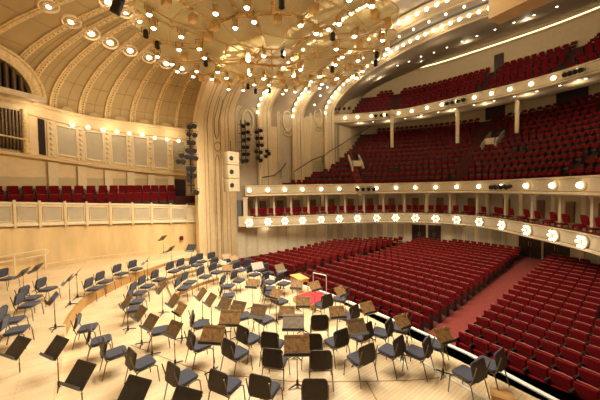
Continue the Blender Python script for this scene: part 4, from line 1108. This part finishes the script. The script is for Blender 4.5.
for a in [
    (292, 343, 'broad brown', 'facing out at the bottom centre', 0, (282.5, 334, 306, 333.5)), (297, 324.5, 'grey brown', 'with a pale shiny desk behind the broad bottom centre desk', 0, (287, 317, 306, 317)),
    (287, 312, 'brown', 'in front of the pale desk', 0, (279, 306.5, 296, 306.5)), (303, 302, 'brown', 'nearest the podium, left corner', 0, (295.5, 297, 310, 297)), (336, 312, 'brown', 'beside the chair seen from behind, right of centre', 0, (329, 307, 341.5, 306)),
    (360, 323.5, 'dark brown', 'hiding a chair in the middle row right of the podium', 0, (351, 318, 367, 316)), (367.5, 308, 'brown', 'by the white stage edge, nearer the podium', 0, (362, 304, 371.5, 301.7)), (340, 291.5, 'brown', 'over the chair at the right of the podium', 0, (334.5, 289, 342, 286)),
    (316.5, 287, 'brown', 'standing before the red podium carpet', 0, (312, 284.5, 320, 282.7)), (297, 284.5, 'brown', 'beside the small wooden table', 0, (292.5, 280.7, 303, 281.5)), (276, 294, 'brown', 'over the chair just left of the podium', 0, (271, 290, 282, 293)),
    (222, 334, 'broad brown', 'centre left, in front of another brown desk', 0, (212, 324, 234, 325)), (230, 318, 'broad brown', 'just behind the centre left one', 0, (222, 311, 239.5, 311)), (259, 310.5, 'dark brown', 'with a grey shelf left of the pale desk', 0, (252, 301, 268, 303)),
    (239.5, 305, 'dark brown', 'right one of the dark pair at centre left', 0, (235, 298, 247.7, 300)), (225, 304, 'dark brown', 'left one of the dark pair at centre left', 0, (220.7, 297, 233.5, 301)), (211, 299.5, 'dark brown', 'tilted, nearest the low riser step', 0, (209.5, 291, 216, 295)), (202, 294, 'dark brown', 'slim, at the end of the low riser', 0, (202.7, 287.5, 206.5, 291)),
    (127, 301.5, 'dark brown', 'on the far left of the angled cluster', 0, (128, 291, 133, 297.5)), (162, 288, 'dark brown', 'at the top of the angled cluster', 0, (163, 281, 168, 288)), (174, 300.5, 'dark brown', 'upper middle of the angled cluster', 0, (170.7, 290.7, 183.5, 299)), (188, 308.5, 'brown', 'at the right of the angled cluster', 0, (185, 300.5, 194.7, 305.7)),
    (142, 313, 'dark brown', 'lower left of the angled cluster', 0, (140.7, 304, 148, 309)), (151, 322, 'dark brown', 'broad, at the lower middle of the angled cluster', 0, (148, 312.5, 161, 318.5)), (174, 329, 'dark brown', 'at the bottom of the angled cluster', 0, (170.7, 318.5, 185, 323.7)),
    (54, 298, 'brown', 'holding blue paper below the white handrail', LV_A, (57.5, 288.7, 63, 294)),
    (69, 279.5, 'dark brown', 'seen edge-on beside the blue paper', LV_A, None, 25), (76.5, 274, 'dark brown', 'slim, seen edge-on near the high riser edge', LV_A, None, 25),
    (23, 273, 'black', 'left one of the two behind the handrail chairs', LV_A, None, 15), (37, 268, 'black', 'right one of the two behind the handrail chairs', LV_A, None, 15),
    (163, 238, 'dark brown', 'tallest of those on the high riser', LV_A + .35, None, 20), (171, 249, 'dark brown', 'lower one on the high riser', LV_A, None, 20), (191, 248, 'black', 'on the high riser beside the pillar', LV_A, (187, 245, 196, 245.4)), (149, 260.5, 'dark brown', 'at the front edge of the high riser', LV_A, None, 30),
    (238, 259.5, 'brown', 'behind the rear row by the pillar', 0, (234, 258, 243, 256)), (257, 266, 'grey brown', 'at the far stage edge, first past the pillar', 0, (253, 264.5, 262, 263)), (276.5, 269.5, 'dark brown', 'at the far stage edge, nearer the table', 0, (272, 268, 281, 266)), (227, 268.5, 'brown', 'among the rear chairs by the pillar', 0, (223, 266, 231, 266)), (252.5, 283.5, 'brown', 'slim, alone on the open floor', 0, None, 60), (221, 256.5, 'brown', 'farthest back by the pillar', 0, (217, 255, 224, 254)),
    (402, 321.5, 'brown', 'by the white stage edge, right of the podium', 0, (395.7, 318, 405.5, 314.5)), (441, 333, 'brown', 'by the white stage edge, farthest right', 0, (432.5, 328.7, 443.7, 325.7)),
    (18.5, 347, 'black', 'cut close to the frame at far left', 0, (15, 335, 33, 340.5)), (57, 347, 'black', 'second from the frame at far left', 0, (54.7, 333, 72, 339.7)), (81, 374, 'black', 'with a broad desk in the lower left corner', 0, (75, 358, 101, 365.5)), (135, 391, 'black', 'cut by the bottom edge, left of the foreground chairs', 0, (123.5, 381, 151, 389)), (185, 403, 'black', 'cut by the bottom edge in front of the foreground chair', 0, (178.5, 394, 199.5, 400))]: stand(*a)
# nudge chairs and stands off each other by a few centimetres where their feet would meet
def lv_of(p): return round(p[0].z, 3)
for it in range(30):
    for i in range(len(QUEUE)):
        for j in range(i):
            a, b = QUEUE[i][0], QUEUE[j][0]; d = Vector((a.x - b.x, a.y - b.y, 0))
            if 1e-4 < d.length < .70: k = (.70 - d.length) * .25; d.normalize(); a += d * k; b -= d * k
    for q in SQ:
        for c in QUEUE:
            d = Vector((q[0].x - c[0].x, q[0].y - c[0].y, 0))
            if 1e-4 < d.length < .60: k = (.60 - d.length) * .3; d.normalize(); q[0] += d * k; c[0] -= d * k * .35
    for c in QUEUE + SQ:
        d = Vector((c[0].x - TABLE_C.x, c[0].y - TABLE_C.y, 0))
        if d.length < .8: k = .8 - d.length; d.normalize(); c[0] += d * k
    for i in range(len(SQ)):
        for j in range(i):
            a, b = SQ[i][0], SQ[j][0]; d = Vector((a.x - b.x, a.y - b.y, 0))
            if 1e-4 < d.length < .56: k = (.56 - d.length) * .25; d.normalize(); a += d * k; b -= d * k
for p, rz, lab in QUEUE: CH.place(p, rz, lab, 'orchestra chairs on the stage')
for p, rz, lab, colour, key in SQ: STANDS[key] = ST[colour].place(p, rz, lab, 'music stands on the stage')
# blue papers on three stands
for key, (dx, lab) in {(54, 298): (-.12, 'blue paper folder on the brown stand below the handrail'), (69, 279.5): (0, 'small blue paper folder on the edge-on stand')}.items():
    s_ = STANDS[key]; t = thing('paper_folder', lab, 'paper', s_.location, s_.rotation_euler[2])
    M_ = T(0, .02, 1.05) @ RX(-50); mb = MB(); mb.slab(.34, .26, .012, .01, M_ @ T(dx, -.07, .03), .003); mb.obj('cover', M_blue, t)

# ---- podium, rail, table, block
pd = [G(x, y, .24) for x, y in ((293, 296.5), (313, 289.8), (333, 297), (311, 304.5))]
c = sum(pd, Vector()) / 4
t = thing('conductor_podium', 'low honey wood podium covered with bright red carpet', 'podium', (c.x, c.y, 0))
lp = [(p.x - c.x, p.y - c.y) for p in pd]
if sum(lp[i][0] * lp[(i + 1) % 4][1] - lp[(i + 1) % 4][0] * lp[i][1] for i in range(4)) < 0: lp.reverse()
mb = MB(); mb.prism(lp, 0.003, .22); mb.obj('platform', M_orange, t)
mb = MB(); mb.prism([(x * .93, y * .93) for x, y in lp], .221, .245); mb.obj('carpet', M_red, t)
b1, b2 = G(313.5, 291.3, .245), G(326.5, 295.0, .245)
t = thing('podium_rail', 'white metal safety rail at the back of the red podium', 'rail', b1); v2 = b2 - b1
for nm, pts in (('post', [(0, 0, 0), (0, 0, .86)]), ('post', [tuple(v2), (v2.x, v2.y, .86)]), ('top_bar', [(0, 0, .86), (v2.x, v2.y, .86)])):
    mb = MB(); mb.tube(pts, .022, 6); mb.obj(nm, M_white, t)
tb_ = [G(x, y, .72) for x, y in ((289.5, 274.8), (299.5, 273.2), (309.5, 278.2), (299, 280))]; c = sum(tb_, Vector()) / 4
t = thing('small_table', 'small honey wood table beside the podium rail', 'table', (c.x, c.y, 0)); lp = [(p.x - c.x, p.y - c.y) for p in tb_]
if sum(lp[i][0] * lp[(i + 1) % 4][1] - lp[(i + 1) % 4][0] * lp[i][1] for i in range(4)) < 0: lp.reverse()
mb = MB(); mb.prism(lp, .69, .72); mb.obj('tabletop', M_orange, t)
mb = MB(); mb.prism([(x * .9, y * .9) for x, y in lp], .56, .69); mb.obj('apron', M_orange, t)
for x, y in lp: mb = MB(); mb.tube([(x * .84, y * .84, 0.002), (x * .84, y * .84, .6)], .025, 6); mb.obj('leg', M_orange, t)
c = G(502, 396, .10)
t = thing('riser_block', 'small honey wood block on the apron at the bottom right', 'block', (c.x, c.y, 0), math.radians(-30))
mb = MB(); mb.box((0, 0, .075), (.42, .3, .10)); mb.obj('body', M_orange, t); mb = MB(); mb.box((0, 0, .135), (.46, .34, .02)); mb.obj('top', M_riser, t)
mb = MB(); mb.box((-.16, 0, .0135), (.04, .28, .023)); mb.box((.16, 0, .0135), (.04, .28, .023)); mb.obj('runner', M_riser, t)
# ---- white handrail and low rail by the stage wall, red box
a, b = W(-6, 258, 15.6), W(46, 249, 17.2); a2, b2 = W(-6, 263.5, 15.6), W(46, 254.5, 17.2)
t = thing('stage_handrail', 'white two-bar handrail against the wooden stage wall', 'handrail', (a.x, a.y, LV_A)); o0 = Vector((a.x, a.y, LV_A))
for nm, p, q in (('top_bar', a, b), ('lower_bar', a2, b2)):
    mb = MB(); mb.tube([p - o0, q - o0], .035, 6); mb.obj(nm, M_cream2, t)
for f in (.36, .97):
    p = a.lerp(b, f) - o0; mb = MB(); mb.tube([(p.x, p.y, 0), p], .04, 6); mb.obj('post', M_cream2, t)
mb = MB(); mb.tube([b - o0, b + (b - a).normalized() * .12 - Vector((0, 0, .16)) - o0, b2 - o0], .035, 6); mb.obj('end_return', M_cream2, t)
da, db = TER.find_px(47, .9, -.3), TER.find_px(152, .9, -.3); lo, hi = min(da, db), max(da, db); o0 = TER.at(lo) - TER.normal(lo) * .3; o0.z = LV_A
t = thing('low_rail', 'low pale rail along the foot of the wooden stage wall', 'rail', o0)
def tp_(d, z): p = TER.at(d) - TER.normal(d) * .3; return Vector((p.x - o0.x, p.y - o0.y, z))
mb = MB(); mb.tube([tp_(lo + (hi - lo) * k / 20, .26) for k in range(21)], .04, 6); mb.obj('bar', M_cream, t)
for k in range(7): d = lo + (hi - lo) * k / 6; mb = MB(); mb.tube([tp_(d, 0), tp_(d, .26)], .03, 5); mb.obj('post', M_cream, t)
d = TER.find_px(181.5, 1.8); p = TER.at(d) - TER.normal(d) * .02; z = solve_z(p, [(0, 238), (600, 238)])
t = thing('fire_alarm_box', 'small dark red box on the wooden stage wall near the pillar', 'alarm box', (p.x, p.y, z), outward(TER, d))
mb = MB(); mb.slab(.26, .30, .1, .02, T(0, .03, 0) @ RX(90), .01); mb.obj('case', M_velvet2, t); mb = MB(); mb.slab(.16, .08, .02, .01, T(0, .085, .03) @ RX(90), .004); mb.obj('face_plate', M_armwood, t)
b = W(114.5, 13.5, 9.5); tp = W(120.5, -3, 9.5); t = thing('hanging_loudspeaker', 'slim black loudspeaker hanging below the dome at the top edge', 'loudspeaker', (b + tp) / 2)
dr = (tp - b); H = dr.length; mb = MB(); q = Matrix.Rotation(math.atan2(dr.x, dr.z), 4, 'Y')
mb.slab(.24, H, .22, .03, q @ RX(90), .02); mb.obj('cabinet', M_black, t); mb = MB(); mb.tube([q @ Vector((0, 0, H / 2)), q @ Vector((0, 0, H / 2)) + Vector((0, 0, 1.2))], .02, 5); mb.obj('hanging_cable', M_black, t)

# ================================================================== LIGHT
S.view_settings.view_transform = 'Standard'; S.view_settings.look = 'None'; S.view_settings.gamma = 1; S.view_settings.exposure = 0.0
try: S.view_settings.use_curve_mapping = False
except Exception: pass
wd = bpy.data.worlds.new('world'); S.world = wd; wd.use_nodes = True
wd.node_tree.nodes['Background'].inputs['Color'].default_value = (1, .84, .6, 1); wd.node_tree.nodes['Background'].inputs['Strength'].default_value = .14
WARM = (1, .83, .58)
def spot(loc, aim, power, angle=110, size=.15, col=(1, .89, .71), blend=.6):
    l = bpy.data.lights.new('spot', 'SPOT'); l.energy = power; l.spot_size = math.radians(angle); l.spot_blend = blend; l.shadow_soft_size = size; l.color = col
    o = bpy.data.objects.new('stage_or_fill_spot', l); COL.objects.link(o); o.location = loc
    o.rotation_euler = (Vector(aim) - Vector(loc)).to_track_quat('-Z', 'Y').to_euler()
def point(loc, power, size=.1, col=WARM):
    l = bpy.data.lights.new('point', 'POINT'); l.energy = power; l.shadow_soft_size = size; l.color = col
    o = bpy.data.objects.new('lamp_or_fill_point', l); COL.objects.link(o); o.location = loc
# stage lamps in the canopy, aimed straight down at the platform
for k in range(10):
    a = 2 * PI * k / 10; r = 4.1
    c = CAN + Vector((r * math.cos(a), r * math.sin(a), -.75)); spot(c, c + Vector((0, 0, -5)), 820, 150, .3)
for k in range(5):
    a = 2 * PI * k / 5 + .3; c = CAN + Vector((1.6 * math.cos(a), 1.6 * math.sin(a), -.75)); spot(c, c + Vector((0, 0, -5)), 800, 150, .3)
# added fill spots above the canopy ring, brightening glass, dome and vault
for k in range(6):
    a = 2 * PI * k / 6; c = CAN + Vector((4.7 * math.cos(a), 4.7 * math.sin(a), .9)); spot(c, c + Vector((math.cos(a) * .7, math.sin(a) * .7, 1)), 620, 160, .4, (1, .9, .72))
# lamps along the three vault arches light the house
for A, v in ((A0, 14.2), (A1, 18.2), (A2, 22.7)):
    for k in range(1, 8):
        t = PI * k / 8; p = P(UC + (A['a'] - .6) * math.cos(t), v, A['zs'] + (A['b'] - .6) * math.sin(t)); point(p, 44, .12)
for u in (3, 8, 13, 18):
    for v, z in ((27.5, 17.0), (33, 19.6)): point(P(u, v, z), 50, .12)
# downlights under the tiers
for d in range(2, int(FAS.len), 3):
    p = FAS.at(d) + FAS.normal(d) * 1.2; point((p.x, p.y, ZBOX - .75), 11, .08)
    q = FAS.at(d) + FAS.normal(d) * 1.6; point((q.x, q.y, ZMID - .8), 2.6, .06)
for d in range(3, int(GAL.len), 3):
    p = GAL.at(d) + GAL.normal(d) * 1.0; point((p.x, p.y, ZGAL - .9), 30, .08)
for u, v, z, e in ((20.5, 27, 16.6, 45), (21.5, 30, 17.8, 40), (20, 30, 13.6, 18)): point(P(u, v, z), e, .08)  # added fill points brightening the dark left end of the gallery
# terrace and shell cornice lamps
for x in (30, 72, 110, 142, 170):
    d = SHELL.find_px(x, 9); p = SHELL.at(d) - SHELL.normal(d) * .9; point((p.x, p.y, zc(p) - .35), 24, .1)

# added fill spots at the canopy rim, brightening the stage shell and the pillar
for px, py in ((20, 130), (90, 120), (150, 130), (215, 150), (60, 240), (140, 235)):
    t_ = W(px, py, 20); d_ = (t_ - CAN); d_.z = 0; d_.normalize(); c = CAN + d_ * 5.1 + Vector((0, 0, -.75)); spot(c, t_, 520, 80, .2, WARM, .9)
